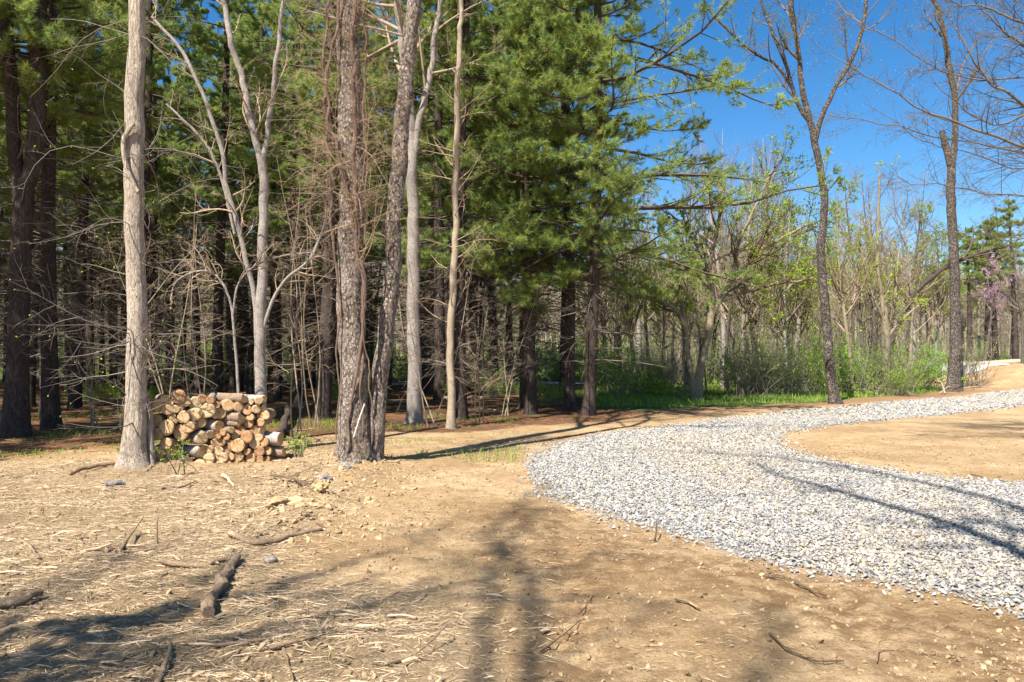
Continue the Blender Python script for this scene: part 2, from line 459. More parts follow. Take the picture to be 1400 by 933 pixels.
a_grass = np.maximum(soft_inside(GRASS, wx, wy, .4), sstep(45, 52, yr)) * (1 - a_bank)
a_brown = soft_inside(BROWN, wx, wy, .5) * (1 - .6 * a_bank)
a_straw = soft_inside(STRAW, wx, wy, .5)
DARK_SOIL = [world([(800,700),(900,745),(1000,768),(1150,802),(1300,838),(1420,862),(1450,960),(1280,945),(1100,880),(960,850),(860,812),(770,765)]), world([(655,690),(760,690),(800,760),(830,860),(870,960),(650,960),(690,830),(640,760)])]  # browner soil at lower right, second darker patch at bottom centre
a_dark_soil = np.maximum(soft_inside(DARK_SOIL[0], wx, yr, .3), soft_inside(DARK_SOIL[1], wx, yr, .3))
mb = MB()
ny, nx = X.shape
idx = np.arange(nx * ny).reshape(ny, nx)
mb.add(np.stack([xr, yr, Z], 1), quads=np.stack([idx[:-1, :-1], idx[:-1, 1:], idx[1:, 1:], idx[1:, :-1]], -1).reshape(-1, 4))
m, nt = mat('ground_soil'); g = N(nt)
v = g.coords()
n_f = g.noise(v, 38, 6, .7); n_m = g.noise(v, 6, 6, .7); n_l = g.noise(v, .7, 5, .6)
vs = g.coords((1, 2.3, 1)); n_s = g.noise(vs, 24, 6, .75, 1.2)
sand = g.mix(g.mapr(n_l, .38, .64), (.38, .25, .125), (.55, .39, .215))
sand = g.mix(g.mapr(n_m, .45, .66, 0, .65), sand, (.27, .165, .08))
sand = g.mix(g.mapr(n_f, .52, .74, 0, .7), sand, (.66, .52, .345))
sand = g.mix(g.mapr(n_f, .47, .36, 0, .55), sand, (.25, .155, .075))  # dark grain painted in to back up the weak relief shading
sand = g.mix(g.mapr(g.noise(v, 75, 5, .75), .44, .34, 0, .8), sand, (.15, .092, .045))  # dark specks painted in as the shadows of small clods
sand = g.mix(g.math('MULTIPLY', g.attr('dark_soil').outputs['Fac'], g.mapr(n_m, .36, .6, .08, .95)), sand, (.225, .135, .066))
straw = g.ramp(n_s, [(.28, (.10, .065, .038)), (.43, (.34, .235, .135)), (.56, (.52, .385, .225)), (.72, (.66, .52, .345))])
straw = g.mix(g.mapr(n_l, .4, .65, 0, .45), straw, g.mix(1., straw, (.74, .66, .56), 'MULTIPLY'))
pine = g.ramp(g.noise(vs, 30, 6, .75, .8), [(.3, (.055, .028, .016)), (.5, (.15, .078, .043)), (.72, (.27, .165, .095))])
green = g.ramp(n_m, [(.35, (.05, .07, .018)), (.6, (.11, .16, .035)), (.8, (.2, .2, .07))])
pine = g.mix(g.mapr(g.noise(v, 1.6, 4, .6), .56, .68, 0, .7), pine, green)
brown = g.ramp(n_s, [(.3, (.14, .075, .035)), (.5, (.28, .165, .085)), (.72, (.42, .29, .17))])
grav = g.ramp(n_f, [(.3, (.16, .155, .145)), (.6, (.36, .34, .31))])
c = g.mix(g.mapr(g.math('ADD', g.attr('straw').outputs['Fac'], g.math('MULTIPLY', g.math('SUBTRACT', n_m, .5), .9)), .25, .75), sand, straw)
c = g.mix(g.attr('brown').outputs['Fac'], c, brown)
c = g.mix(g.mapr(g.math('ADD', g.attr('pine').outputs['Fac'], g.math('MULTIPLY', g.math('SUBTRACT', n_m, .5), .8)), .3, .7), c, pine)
c = g.mix(g.mapr(g.math('ADD', g.attr('grass').outputs['Fac'], g.math('MULTIPLY', g.math('SUBTRACT', n_m, .5), .8)), .35, .65), c, green)
c = g.mix(g.attr('gravel').outputs['Fac'], c, grav)
hgt = g.math('ADD', g.math('ADD', g.math('MULTIPLY', n_f, .55), g.math('MULTIPLY', g.noise(v, 110, 4, .75), .3)), g.math('MULTIPLY', g.mix(g.attr('straw').outputs['Fac'], n_m, n_s), .8))
g.out(c, .97, hgt, 1., .05, .1)
ground = mb.build('ground', m, smooth=True, attrs=dict(gravel=a_gravel, pine=a_pine, grass=a_grass, brown=a_brown, straw=a_straw, dark_soil=a_dark_soil))
tag(ground, 'bare sandy soil running back under the pines and up the hill', 'ground', kind='structure')

# ------------------------------------------------------------------ gravel drive: every stone a small angular solid
ICO_V = []
ph = (1 + 5 ** .5) / 2
for a in (-1, 1):
    for b in (-ph, ph): ICO_V += [(a, b, 0), (0, a, b), (b, 0, a)]
ICO_V = nrm(np.array(ICO_V, float))
def hull_faces(V):
    f = []
    n = len(V)
    for i in range(n):
        for j in range(i + 1, n):
            for k in range(j + 1, n):
                nn = np.cross(V[j] - V[i], V[k] - V[i])
                d = (V - V[i]) @ nn
                if (d < 1e-6).all(): f.append((i, j, k))
                elif (d > -1e-6).all(): f.append((i, k, j))
    return np.array(f)
ICO_F = hull_faces(ICO_V)
def pebbles(mb, x, y, size, col, flat=.6, sink=.25, rg=None, zoff=0., z=None):
    rg = rg or rng
    n = len(x)
    V = np.repeat(ICO_V[None], n, 0) * (1 + rg.normal(size=(n, 12, 1)) * .16)
    sc_ = np.stack([rg.uniform(.75, 1.35, n), rg.uniform(.6, 1., n), rg.uniform(flat * .7, flat * 1.3, n)], 1) * size[:, None]
    V = V * sc_[:, None]
    a = rg.uniform(0, 6.283, n); ca, sa = np.cos(a), np.sin(a)
    tl = rg.normal(size=(n, 2)) * .35
    Zc = V[..., 2] + V[..., 0] * tl[:, :1] + V[..., 1] * tl[:, 1:]
    Xc = V[..., 0] * ca[:, None] - V[..., 1] * sa[:, None]; Yc = V[..., 0] * sa[:, None] + V[..., 1] * ca[:, None]
    z = gz_arr(x, y) if z is None else z
    V = np.stack([Xc + x[:, None], Yc + y[:, None], Zc + (z + sc_[:, 2] * (1 - 2 * sink) + zoff)[:, None]], -1)
    Fi = (ICO_F[None] + (np.arange(n) * 12)[:, None, None]).reshape(-1, 3)
    mb.add(V.reshape(-1, 3), tris=Fi, col=np.repeat(col, 12, 0))
def stone_cols(n):
    k = rng.random(n)[:, None]
    c = np.where(k < .45, np.array([[1.0, 1.0, 1.0]]), np.where(k < .68, np.array([[.66, .68, .72]]), np.where(k < .86, np.array([[1.22, 1.04, .78]]), np.array([[1.3, 1.28, 1.24]]))))
    return c * rng.uniform(.75, 1.15, (n, 1))
mb = MB()
for (y0, y1, dens, s0, s1) in ((3, 9, 2500, .007, .0205), (9, 13, 1700, .010, .022), (13, 20, 800, .015, .027), (20, 40, 170, .028, .046)):
    x0, x1 = -1, 36
    n = int((x1 - x0) * (y1 - y0) * dens)
    x = rng.uniform(x0, x1, n); y = rng.uniform(y0, y1, n)
    k = inside(GRAVEL, x + .17 * rng.normal(size=n) + .16 * fbm(x * 2.2, y * 2.2, o=3), y + .13 * rng.normal(size=n) + .12 * fbm(x * 2.2 + 9, y * 2.2, o=3)) & (np.abs(x) < y * .78 + 1.2)
    x, y = x[k], y[k]
    dust = sstep(-.1, .7, fbm(x * .7 + 3, y * .5, o=3))[:, None] * .4
    cc_ = stone_cols(len(x)); cc_ = cc_ * (1 - dust) + cc_ * np.array([[1.12, 1.0, .82]]) * dust
    pebbles(mb, x, y, s0 + (s1 - s0) * rng.random(len(x)) ** 1.5, cc_, flat=.5, zoff=rng.uniform(-.004, .016, len(x)))
print('gravel verts', mb.n)
tag(mb.build('gravel', M['stone'], smooth=False), 'pale grey crushed stone laid over the curving drive', 'gravel', kind='stuff')

# ------------------------------------------------------------------ litter: shredded bark, straw and clods on the soil
mb = MB()
def litter(n, xr_, yr_, lmin, lmax, wmin, wmax, zone, ang0, angs, lift=.006, tl=.12, cl=None):
    x = rng.uniform(*xr_, n); y = yr_[0] + (yr_[1] - yr_[0]) * rng.random(n) ** 1.35
    k = zone(x, y); x, y = x[k], y[k]; n = len(x)
    L = lmin + (lmax - lmin) * rng.random(n) ** 2.2; a = ang0 + rng.normal(size=n) * angs
    w = rng.uniform(wmin, wmax, n) * (.5 + .5 * L / lmax)
    d = np.stack([np.cos(a), np.sin(a), rng.normal(size=n) * tl], 1)
    mid = np.stack([x, y, gz_arr(x, y) + lift * rng.uniform(.3, 2.2, n)], 1)
    bow = rng.normal(size=(n, 3)) * (L * .035)[:, None]; bow[:, 2] = np.abs(bow[:, 2])
    P = np.stack([mid - d * L[:, None] / 2, mid + bow, mid + d * L[:, None] / 2], 1)
    P[:, [0, 2], 2] = np.maximum(P[:, [0, 2], 2], gz_arr(P[:, [0, 2], 0].ravel(), P[:, [0, 2], 1].ravel()).reshape(-1, 2) + .001)
    t = rng.random((n, 1))
    c = cl(n) if cl else np.where(t < .5, [[1, 1, 1]], np.where(t < .8, [[.62, .55, .5]], [[1.3, 1.3, 1.3]])) * rng.uniform(.35, 1.15, (n, 1))
    tubes(mb, P, w[:, None] * np.array([[.7, 1, .35]]), 3, col=c)
def z_straw(x, y): return rng.random(len(x)) < soft_inside(STRAW, x + .3 * fbm(x, y, o=2), y, .5) * (.45 + .55 * sstep(-.3, .4, fbm(x * .8 + 2, y * 1.3, o=3)))
def z_soil(x, y): return (~inside(GRAVEL, x, y)) & (rng.random(len(x)) < sstep(-.1, .6, fbm(x * .9 + 7, y * .9, o=3)) * .5) & (~inside(PINE, x, y))
litter(170000, (-9, 1.0), (2.6, 11.5), .012, .11, .001, .0036, z_straw, .1, .8, lift=.007, cl=lambda n_: np.array([[1.02, 1., .95]]) * (.3 + .95 * rng.random((n_, 1)) ** .7))
litter(3000, (-9, 1.0), (2.6, 11.5), .04, .24, .003, .009, z_straw, .1, .8, lift=.010)
litter(900, (-9, .6), (2.6, 11.5), .05, .2, .006, .017, z_straw, .1, .9, lift=.012, cl=lambda n_: np.array([[1.2, 1.15, 1.05]]) * rng.uniform(.4, 1.0, (n_, 1)))
def z_pl(x, y): return (np.abs(x) < .75 * y) & (rng.random(len(x)) < soft_inside(PINE, x, y + .4 * fbm(x, y, o=2), .6)) & (fbm(x * .7 + 5, y * .7, o=3) > -.3)
litter(26000, (-15, 4), (11, 24), .05, .25, .002, .006, z_pl, .2, 1., lift=.01, cl=lambda n_: np.array([[.62, .42, .30]]) * rng.uniform(.4, 1.5, (n_, 1)))
litter(14000, (-2, 6), (2.6, 7.5), .015, .09, .0015, .004, z_soil, .2, 1.2, cl=lambda n_: np.array([[1., .93, .84]]) * rng.uniform(.15, 1.25, (n_, 1)))
litter(30000, (-3, 9), (2.6, 11), .015, .13, .0009, .003, z_soil, .2, .9, cl=lambda n_: np.array([[1., .95, .88]]) * rng.uniform(.25, 1.25, (n_, 1)))
tag(mb.build('wood_debris', M['chip'], smooth=False), 'shredded bark, straw and wood chips strewn over the soil', 'debris', kind='stuff')

mb = MB()
n = 130000
x = rng.uniform(-8, 9, n); y = 2.6 + 12 * rng.random(n) ** 1.6
p = .25 + 1.2 * sstep(.0, .7, fbm(x * .8 + 3, y * .8, o=3))
rd = np.exp(-(((x + 2.25 + (y - 9.) * .12) / .6) ** 2)) * sstep(6.2, 7.4, y) * (1 - sstep(10.8, 11.8, y))
k = (~inside(GRAVEL, x, y)) & (rng.random(n) < p * .9) & (~inside(PINE, x, y))
x, y = x[k], y[k]
pebbles(mb, x, y, .0035 + .016 * rng.random(len(x)) ** 3.5, np.ones((len(x), 3)) * rng.uniform(.35, 1.0, (len(x), 1)), flat=.7, sink=.35)
n = 2600
t = rng.random(n); y = 6.6 + 4.6 * t; x = -2.25 - (y - 9.) * .12 + rng.normal(size=n) * .5
pebbles(mb, x, y, .007 + .030 * rng.random(n) ** 4, np.ones((n, 3)) * rng.uniform(.7, 1.15, (n, 1)), flat=.6, sink=.38)
tag(mb.build('earth_clods', M['clod'], smooth=False), 'small dry clods and crumbs of tan soil scattered about', 'clods', kind='stuff')

# ------------------------------------------------------------------ single rocks by the big trunk
def rock(px, py, s, name, label, cat, m_, seed, flat=.7, col=(1, 1, 1), rgh=.28):
    p = on_ground(px, py)
    bm = bpy.data.meshes.new(name)
    u = np.linspace(0, math.pi, 22); w = np.linspace(0, 2 * math.pi, 33)[:-1]
    U, W = np.meshgrid(u, w, indexing='ij')
    d = np.stack([np.sin(U) * np.cos(W), np.sin(U) * np.sin(W), np.cos(U)], -1)
    r = 1 + rgh * fbm(d[..., 0] * 1.8 + seed, d[..., 1] * 1.8, d[..., 2] * 1.8, o=4)
    V = (d * r[..., None] * np.array([1., .8, flat]) * s).reshape(-1, 3)
    i = np.arange(22 * 32).reshape(22, 32)
    b = MB(); a_ = i[:-1]; b_ = np.roll(a_, -1, 1); d_ = i[1:]; c_ = np.roll(d_, -1, 1)
    b.add(V, quads=np.stack([a_, d_, c_, b_], -1).reshape(-1, 4), col=col)
    o = b.build(name, m_, loc=(p[0], p[1], p[2] + s * flat * .45))
    o.rotation_euler = (0, 0, seed)
    return tag(o, label, cat)
M['rock'] = tinted('rock', (.25, .235, .22), .9, nscale=14, var=.3)
rock(472, 655, .085, 'rock', 'rounded grey rock at the foot of the twin scaly trunk', 'rock', M['rock'], 1.3)
rock(443, 663, .11, 'rock', 'flat grey rock half sunk in soil beside the rounded grey rock', 'rock', M['rock'], 2.1, .35, (.9, .85, .85))
rock(407, 694, .13, 'earth_lump', 'largest pale lump of dry earth on the dug soil ridge', 'earth lump', M['clod'], 3.3, .5, (1.1, 1.05, 1), .5)
rock(380, 700, .10, 'earth_lump', 'brown rounded earth lump left of the largest pale lump', 'earth lump', M['clod'], 4.3, .5, (.9, .85, .8), .5)
rock(440, 692, .10, 'earth_lump', 'knobbly earth lump right of the largest pale lump', 'earth lump', M['clod'], 5.3, .5, (.95, .9, .85), .5)
rock(372, 770, .05, 'stone', 'small pale stone in the straw beyond the thick broken branch', 'stone', M['rock'], 6.3, .6, (1.05, .95, .8))

# ------------------------------------------------------------------ trees: generators
def px_path(pts, D, n, lean=0., jit=.0, rg=None):
    """pts (px, py, width px) -> centre line and radii, local to the first point's ground"""
    q = np.array([at(a, b, D + lean * i) for i, (a, b, c) in enumerate(pts)])
    r = np.array([c / F * (D + lean * i) / 2 for i, (a, b, c) in enumerate(pts)])
    return q, r
def extend_up(q, r, top, rg, drift=(.0, .05)):
    """carry the stem on above the frame"""
    d = nrm(q[-1] - q[-2])
    steps = max(2, int((top - q[-1][2]) / 1.6))
    pts, rr = [q[-1]], [r[-1]]
    for k in range(steps):
        d = nrm(d * .8 + np.array([rg.normal() * .12 + drift[0], rg.normal() * .12 + drift[1], .45]))
        pts.append(pts[-1] + d * (top - q[-1][2]) / steps); rr.append(max(r[-1] * (1 - .85 * (k + 1) / steps), .012))
    return np.vstack([q, pts[1:]]), np.concatenate([r, rr[1:]])

def dense(q, r, n):
    P = catmull(q, n); rr = np.interp(np.linspace(0, len(q) - 1, n), np.arange(len(q)), r)
    return P, rr

def twig_levels(mbT, P0, R0, spec, rg, col=(1, 1, 1)):
    """spec: list of dict for spawn; all levels go into mbT, returns last two levels"""
    lev = [(P0, R0)]
    for s in spec:
        s = dict(s); k = s.pop('k', 3)
        P, Rr = spawn(*lev[-1], rg=rg, **s)
        tubes(mbT, P, Rr, k, col=np.ones((len(P), 3)) * np.array(col) * rg.uniform(.75, 1.2, (len(P), 1)))
        lev.append((P, Rr))
    return lev

def leaves_on(mbL, P, n, size, rg, base=(1, 1, 1), t0=.3, var=.3, aspect=.35):
    idx = np.repeat(np.arange(len(P)), n)
    t = rg.uniform(t0, 1, len(idx))
    p, tg, _ = sample_path(P[idx], np.zeros(P.shape[:2])[idx], t)
    d = nrm(tg + rg.normal(size=(len(idx), 3)) * .9)
    c = np.array(base) * rg.uniform(1 - var, 1 + var, (len(idx), 1)) * (1 + rg.normal(size=(len(idx), 3)) * .06)
    leaf_cards(mbL, p, d, np.full(len(idx), size), np.full(len(idx), size * aspect), c, rg)

def stem_to_multi(P, r, m=9):
    """one stem path -> (1,m,3) arrays for spawn"""
    i = np.linspace(0, len(P) - 1, m)
    j = np.clip(i.astype(int), 0, len(P) - 2); f = (i - j)[:, None]
    return (P[j] * (1 - f) + P[j + 1] * f)[None], np.interp(i, np.arange(len(r)), r)[None]

def traced_tree(name, label, cat, D, stems, bark_m, twig_m, top=16, spec=None, seed=1, flare=.35, rough=.05, ridges=0, k=22,
                leaf=None, dens=None, group=None, base_off=.06, branch_t=(.35, .97), extra=None, trunk_names=None, twig_col=(1, 1, 1)):
    """a tree whose stems follow the photograph's trunk lines. stems: list of dict(pts, ext, on)"""
    rg = np.random.default_rng(seed)
    p0 = stems[0]['pts'][0]
    b = at(p0[0], p0[1], D); gzz = gz(b[0], b[1])
    base = np.array([b[0], b[1], gzz])
    root = empty(name, base, label, cat, group)
    mbB = MB(); mbL = MB(); nb = 0
    trunk_obj = None; mbT = MB()
    for si, st in enumerate(stems):
        q, r = px_path(st['pts'], D + st.get('dd', 0), 0, st.get('lean', 0.))
        q = q + np.array([0, 0, gzz - b[2]]) * 0
        if si == 0 or st.get('root'):
            q[0][2] = gz(q[0][0], q[0][1]) - base_off
        if st.get('ext', True): q, r = extend_up(q, r, st.get('top', top), rg)
        L = np.linalg.norm(np.diff(q, axis=0), axis=1).sum()
        n = int(max(20, min(200, L / (.06 if k > 16 else .12))))
        P, rr = dense(q - base, r, n)
        arc = np.linspace(0, L, n)
        wa = st.get('wig', .7) * np.minimum(rr * 1., .05)[:, None] * np.minimum(1, np.linspace(0, 4, n))[:, None]
        P = P + wa * np.stack([fbm(arc * 1.6 + seed + si * 3.1, np.zeros(n) + kk * 5., o=4) for kk in range(3)], 1)
        kk = st.get('k', k)
        trunk_mesh(mbT, P, rr, kk, rough, (2.2, 1.4), flare if (si == 0 or st.get('root')) else 0, seed + si * 1.7, ridges)
        if spec and st.get('branch', True):
            P1, R1 = stem_to_multi(P, rr, 14)
            bt = st.get('bt', branch_t)
            s0 = [dict(s) for s in spec]
            s0[0] = dict(s0[0], t0=bt[0], t1=bt[1], n=max(1, int(s0[0]['n'] * st.get('dens', 1.))))
            lev = twig_levels(mbB, P1, R1, s0, rg, twig_col)
            if leaf:
                leaves_on(mbL, lev[-1][0], leaf['n'], leaf['size'], rg, leaf.get('col', (1, 1, 1)))
    trunk_obj = mbT.build('trunk', bark_m, root)
    if extra: extra(root, mbB, rg, base, mbL)
    if mbB.n: mbB.build('crown' if not mbL.n else 'branches', twig_m, root)
    if mbL.n: mbL.build('crown', M['leaf'], root, smooth=False)
    return root

def sp(n, length, ang, m=5, wander=.3, up=.15, **kw): return dict(n=n, t0=kw.pop('t0', .2), t1=kw.pop('t1', 1.), ang=ang, length=length, m=m, wander=wander, up=up, **kw)

# ---- pines
def pine_mesh(root, h, r, cb, blen, rg, dead=True, step=.5, perw=4, lop=None, bend=.15, dens=1., dead_from=1.4, gap=0., nsubs=11, tw=1.):
    n = 60
    zz = np.linspace(0, h, n)
    ph1, ph2 = rg.uniform(0, 6, 2)
    path = np.stack([bend * np.sin(zz * .25 + ph1) - bend * math.sin(ph1), bend * np.sin(zz * .21 + ph2) - bend * math.sin(ph2), zz - .08], 1)
    rad = r * (1 - .9 * (zz / h) ** 1.1) + .012
    mt = MB(); trunk_mesh(mt, path, rad, 14, .05, (2.5, 1.), .3, rg.uniform(0, 50))
    mt.build('trunk', M['bark_pine'], root)
    mf = MB(); md = MB()
    def limb(zs, ln, az, el, m=7, curl=.2):
        N_ = len(zs)
        p = np.stack([np.interp(zs, zz, path[:, k]) for k in range(3)], 1); p[:, 2] = zs
        d = np.stack([np.cos(az) * np.cos(el), np.sin(az) * np.cos(el), np.sin(el)], 1)
        out = np.zeros((N_, m, 3)); out[:, 0] = p
        for j in range(1, m):
            d = nrm(d + np.array([0, 0, curl / m]) + rg.normal(size=(N_, 3)) * .09)
            out[:, j] = out[:, j-1] + d * (ln / (m - 1))[:, None]
        return out
    # living whorls
    zs, ln, az, el = [], [], [], []
    z = cb; rot = rg.uniform(0, 6)
    while z < h - .3:
        t = (z - cb) / (h - cb)
        prof = (1 - t) ** .75 * min(1., .55 + 2.5 * t)
        k = perw + rg.integers(-1, 2)
        rot += 1.1
        for j in range(k):
            if rg.random() < gap: continue
            a = rot + j / k * 6.283 + rg.normal() * .25
            f = 1. if lop is None else lop(a)
            zs.append(z + rg.normal() * .12); az.append(a)
            ln.append(max(.3, blen * prof * rg.uniform(.55, 1.15) * f)); el.append(R(-8 + 30 * t + rg.normal() * 6))
        z += step * rg.uniform(.8, 1.25)
    ln = np.array(ln); P = limb(np.array(zs), ln, np.array(az), np.array(el))
    Rr = (ln * .011 + .008)[:, None] * np.linspace(1, .2, 7)[None]
    tubes(mf, P, Rr, 4, mi=1)
    nsub = nsubs
    P2, R2 = spawn(P, Rr, nsub, .22, 1., 52, .36, m=4, wander=.15, up=.15, rs=.5, rg=rg, planar=.88, taper_len=.62, rmin=.003)
    tubes(mf, P2, R2, 3, mi=1)
    P3, R3 = spawn(P2, R2, int(5 * dens), .15, 1., 42, .42, m=3, wander=.1, up=.25, rs=.5, rg=rg, planar=.4, taper_len=.5, rmin=.002)
    # needle tufts
    def tuf(Pp, nn, t0):
        idx = np.repeat(np.arange(len(Pp)), nn); t = rg.uniform(t0, 1.02, len(idx))
        p, tg, _ = sample_path(Pp[idx], np.zeros(Pp.shape[:2])[idx], t)
        return p, nrm(tg + np.array([0, 0, .25])), idx
    for Pp, nn, t0, nk in ((P3, 4, .1, 10), (P2, 5, .3, 9), (P, 8, .7, 8)):
        p, d, idx = tuf(Pp, nn, t0)
        rnd = _hash((idx * 7919).astype(np.int64), idx * 0, idx * 0 + 5)[:, None]
        c = (np.array([[1.12, 1.06, .9]]) * (1 - rnd) + np.array([[.68, .88, 1.1]]) * rnd) * rg.uniform(.6, 1.3, (len(p), 1))
        needles(mf, p, d, nk, 135e-3, .0054 * tw, c, .62, rg)
    # dead whorls low on the stem
    if dead and cb > dead_from + .5:
        zs, ln, az, el = [], [], [], []
        z = dead_from
        while z < cb + 1.2:
            for j in range(rg.integers(3, 8)):
                zs.append(z + rg.normal() * .06); az.append(rg.uniform(0, 6.283)); ln.append(rg.uniform(.6, 2.7)); el.append(R(rg.normal() * 12 - 2))
            z += rg.uniform(.3, .55)
        ln = np.array(ln); D0 = limb(np.array(zs), ln, np.array(az), np.array(el), 6, -.15)
        r0 = (ln * .006 + .003)[:, None] * np.linspace(1, .3, 6)[None]
        tubes(md, D0, r0, 4, col=np.ones((len(D0), 3)) * rg.uniform(.3, .95, (len(D0), 1)))
        D1, r1 = spawn(D0, r0, 6, .2, 1., 48, .33, m=4, wander=.3, up=-.05, rs=.6, rg=rg, planar=.5, rmin=.0022)
        tubes(md, D1, r1, 3, col=np.ones((len(D1), 3)) * rg.uniform(.3, 1.1, (len(D1), 1)))
        D2, r2 = spawn(D1, r1, 3, .2, 1., 40, .5, m=3, wander=.3, up=0, rs=.7, rg=rg, planar=.3, rmin=.0016)
        tubes(md, D2, r2, 3, col=np.ones((len(D2), 3)) * rg.uniform(.3, 1.1, (len(D2), 1)))
        md.build('dead_branches', M['dead_twig'], root)
    mf.build('crown', [M['needle'], M['pine_twig']], root, smooth=False)

def make_pine(px, py, label, h, wpx, cb, blen, seed, group=None, D=None, **kw):
    D = D or gdist(py)
    x = (px - 700) / F * D
    root = empty('pine_tree', (x, D, gz(x, D)), label, 'tree', group)
    pine_mesh(root, h, wpx / F * D / 2, cb, blen, np.random.default_rng(seed), **kw)
    return root

# the pines along the edge, each where its trunk stands
GP = 'pines along the front of the stand'
lop_r = lambda a: 1.3 if math.cos(a) > .3 else .9
p_edge = []
p_edge.append(make_pine(805, 568, 'straight pine with wide right-reaching limbs, rightmost at the edge of the stand', 19, 16, 3.7, 5.0, 101, GP, lop=lop_r, dens=1.2, nsubs=16, step=.62, perw=4, tw=1.05, gap=.1))
p_edge.append(make_pine(778, 563, 'slim dark pine just left of the rightmost pine', 18, 14, 3.8, 3.6, 102, GP, nsubs=13, step=.65, gap=.1))
p_edge.append(make_pine(726, 566, 'brown pine trunk standing in front of a darker twin trunk', 20, 15, 3.6, 4.2, 103, GP, dens=1.2, nsubs=14, step=.7, gap=.15, tw=1.05))
p_edge.append(make_pine(716, 560, 'darker trunk half hidden behind the brown pine trunk', 17, 12, 4.2, 3.4, 104, GP, nsubs=13, step=.7, gap=.15))
p_edge.append(make_pine(630, 572, 'dark pine directly behind the slender tan tree', 18, 17, 4.0, 3.8, 105, GP, dens=1.2, nsubs=13, step=.75, gap=.15))
p_edge.append(make_pine(441, 572, 'dark pine left of the twin scaly trunk, behind the fallen pole', 18, 20, 6.0, 3.4, 106, GP))
p_edge.append(make_pine(72, 588, 'black-shaded pine right of the thick forked pine', 17, 21, 6.2, 3.6, 107, GP))

# thick forked pine at the left
D = gdist(597)
root = empty('pine_tree', (*gxy(22, 597), gz(*gxy(22, 597))), 'thick dark forked pine at the far left, splitting into two stems', 'tree', GP)
rg = np.random.default_rng(108)
base = np.array(root.location)
mt = MB()
for i, pts in enumerate(([(22,602,36),(24,520,28),(26,400,26),(29,300,25),(30,245,26)], [(29,262,20),(18,215,18),(12,120,17),(5,0,16)], [(31,262,21),(44,210,21),(48,110,22),(47,0,20)])):
    q, r = px_path(pts, D, 0)
    if i: q, r = extend_up(q, r, 17, rg)
    P, rr = dense(q - base, r, 70)
    trunk_mesh(mt, P, rr, 16, .05, (2.5, 1.), .3 if i == 0 else 0, 4. + i)
mt.build('trunk', M['bark_pine'], root)
tmp = empty('pine_tree', base, 'x', 'tree')
pine_mesh(tmp, 17, .12, 7.2, 3.8, rg, dead_from=1.6)
for ch in list(tmp.children):
    if ch.name.startswith('trunk'): bpy.data.objects.remove(ch)
    else: ch.parent = root
bpy.data.objects.remove(tmp)

# the stand behind: five grown once, the rest copies
protos = []
GI = 'pines deep in the shaded stand'
LI = 'dark straight pine trunk deep in the shaded stand'
spec_p = [(19, .15, 6.5, 3.2, 201), (17, .12, 5.0, 3.0, 202), (20, .17, 7.5, 3.6, 203), (16, .10, 5.8, 2.6, 204)]
spots = []
gr = np.random.default_rng(77)
cand = [(x_, y_) for y_ in np.arange(17, 46, 3.5) for x_ in np.arange(-34, 4, 3.5)]
cand += [(x_, y_) for y_ in np.arange(31, 46, 3.5) for x_ in np.arange(-35.5, 2.5, 3.5)]
for (x_, y_) in cand:
    x_ += gr.normal() * .85; y_ += gr.normal() * .8
    front = 16.5 if x_ < -8 else (20.8 if x_ < -4.5 else 22.5)
    if y_ < front or x_ > 2.6 + (y_ - 22) * .01: continue
    if abs(x_) > y_ * .78 + 6: continue
    if any(math.hypot(x_ - o.location.x, y_ - o.location.y) < 1.5 for o in p_edge): continue
    spots.append((x_, y_))
spots += [(-13.2, 10.6), (-12.2, 8.2), (-15.2, 8.2), (-11.6, 12.6), (-17, 12.), (-19.5, 13.), (-22, 9)]  # unseen pines left of the view, added to shade the left trunks
for i, (x_, y_) in enumerate(spots):
    k = i % 4
    if i < 4:
        h_, r_, cb_, bl_, sd = spec_p[k]
        o = empty('pine_tree', (x_, y_, gz(x_, y_)), LI, 'tree', GI)
        pine_mesh(o, h_, r_, cb_, bl_, np.random.default_rng(sd), gap=.3, step=.6)
        protos.append(o)
    else:
        copy_tree(protos[gr.integers(0, 4)], (x_, y_, gz(x_, y_)), gr.uniform(0, 6.28), gr.uniform(.85, 1.15), LI, GI)
print('pines', len(spots))

# ---- the traced hardwoods
SPB = [sp(16, .28, 58, 8, .45, .25, k=5, rs=.5, taper_len=.5), sp(7, .45, 48, 6, .5, .15, k=4), sp(5, .5, 45, 5, .5, .1, k=3), sp(4, .55, 42, 4, .4, .1, k=3)]
DA = gdist(642)
def extra_A(root, mbB, rg, base, mbL):
    # the old vine stem hugging the left side of the trunk
    q, r = px_path([(187,262,4.5),(176,240,6),(168,215,7),(167,190,7),(173,178,6),(181,168,4)], DA - .16, 0)
    b = MB(); P, rr = dense(q - base, r, 40); trunk_mesh(b, P, rr, 9, .12, (2, 6.), 0, 3.)
    b.build('vine_stem', M['bark_pale'], root)
    # short leafy shoots along the bole
    q, r = px_path([(184,640,36),(187,450,28),(182,0,22)], DA, 0)
    P1, R1 = stem_to_multi(*dense(q - base, r, 60), 14)
    lev = twig_levels(mbB, P1, R1, [sp(60, 1.25, 80, 8, .7, .0, t0=.18, t1=.98, absolute=True, rs=.07, taper_len=-.6), sp(6, .45, 50, 5, .7, .0), sp(3, .5, 45, 4, .5, .0)], rg)
    leaves_on(mbL, lev[-1][0][::7], 1, .04, rg, (1.35, 1.2, .7), t0=.8)
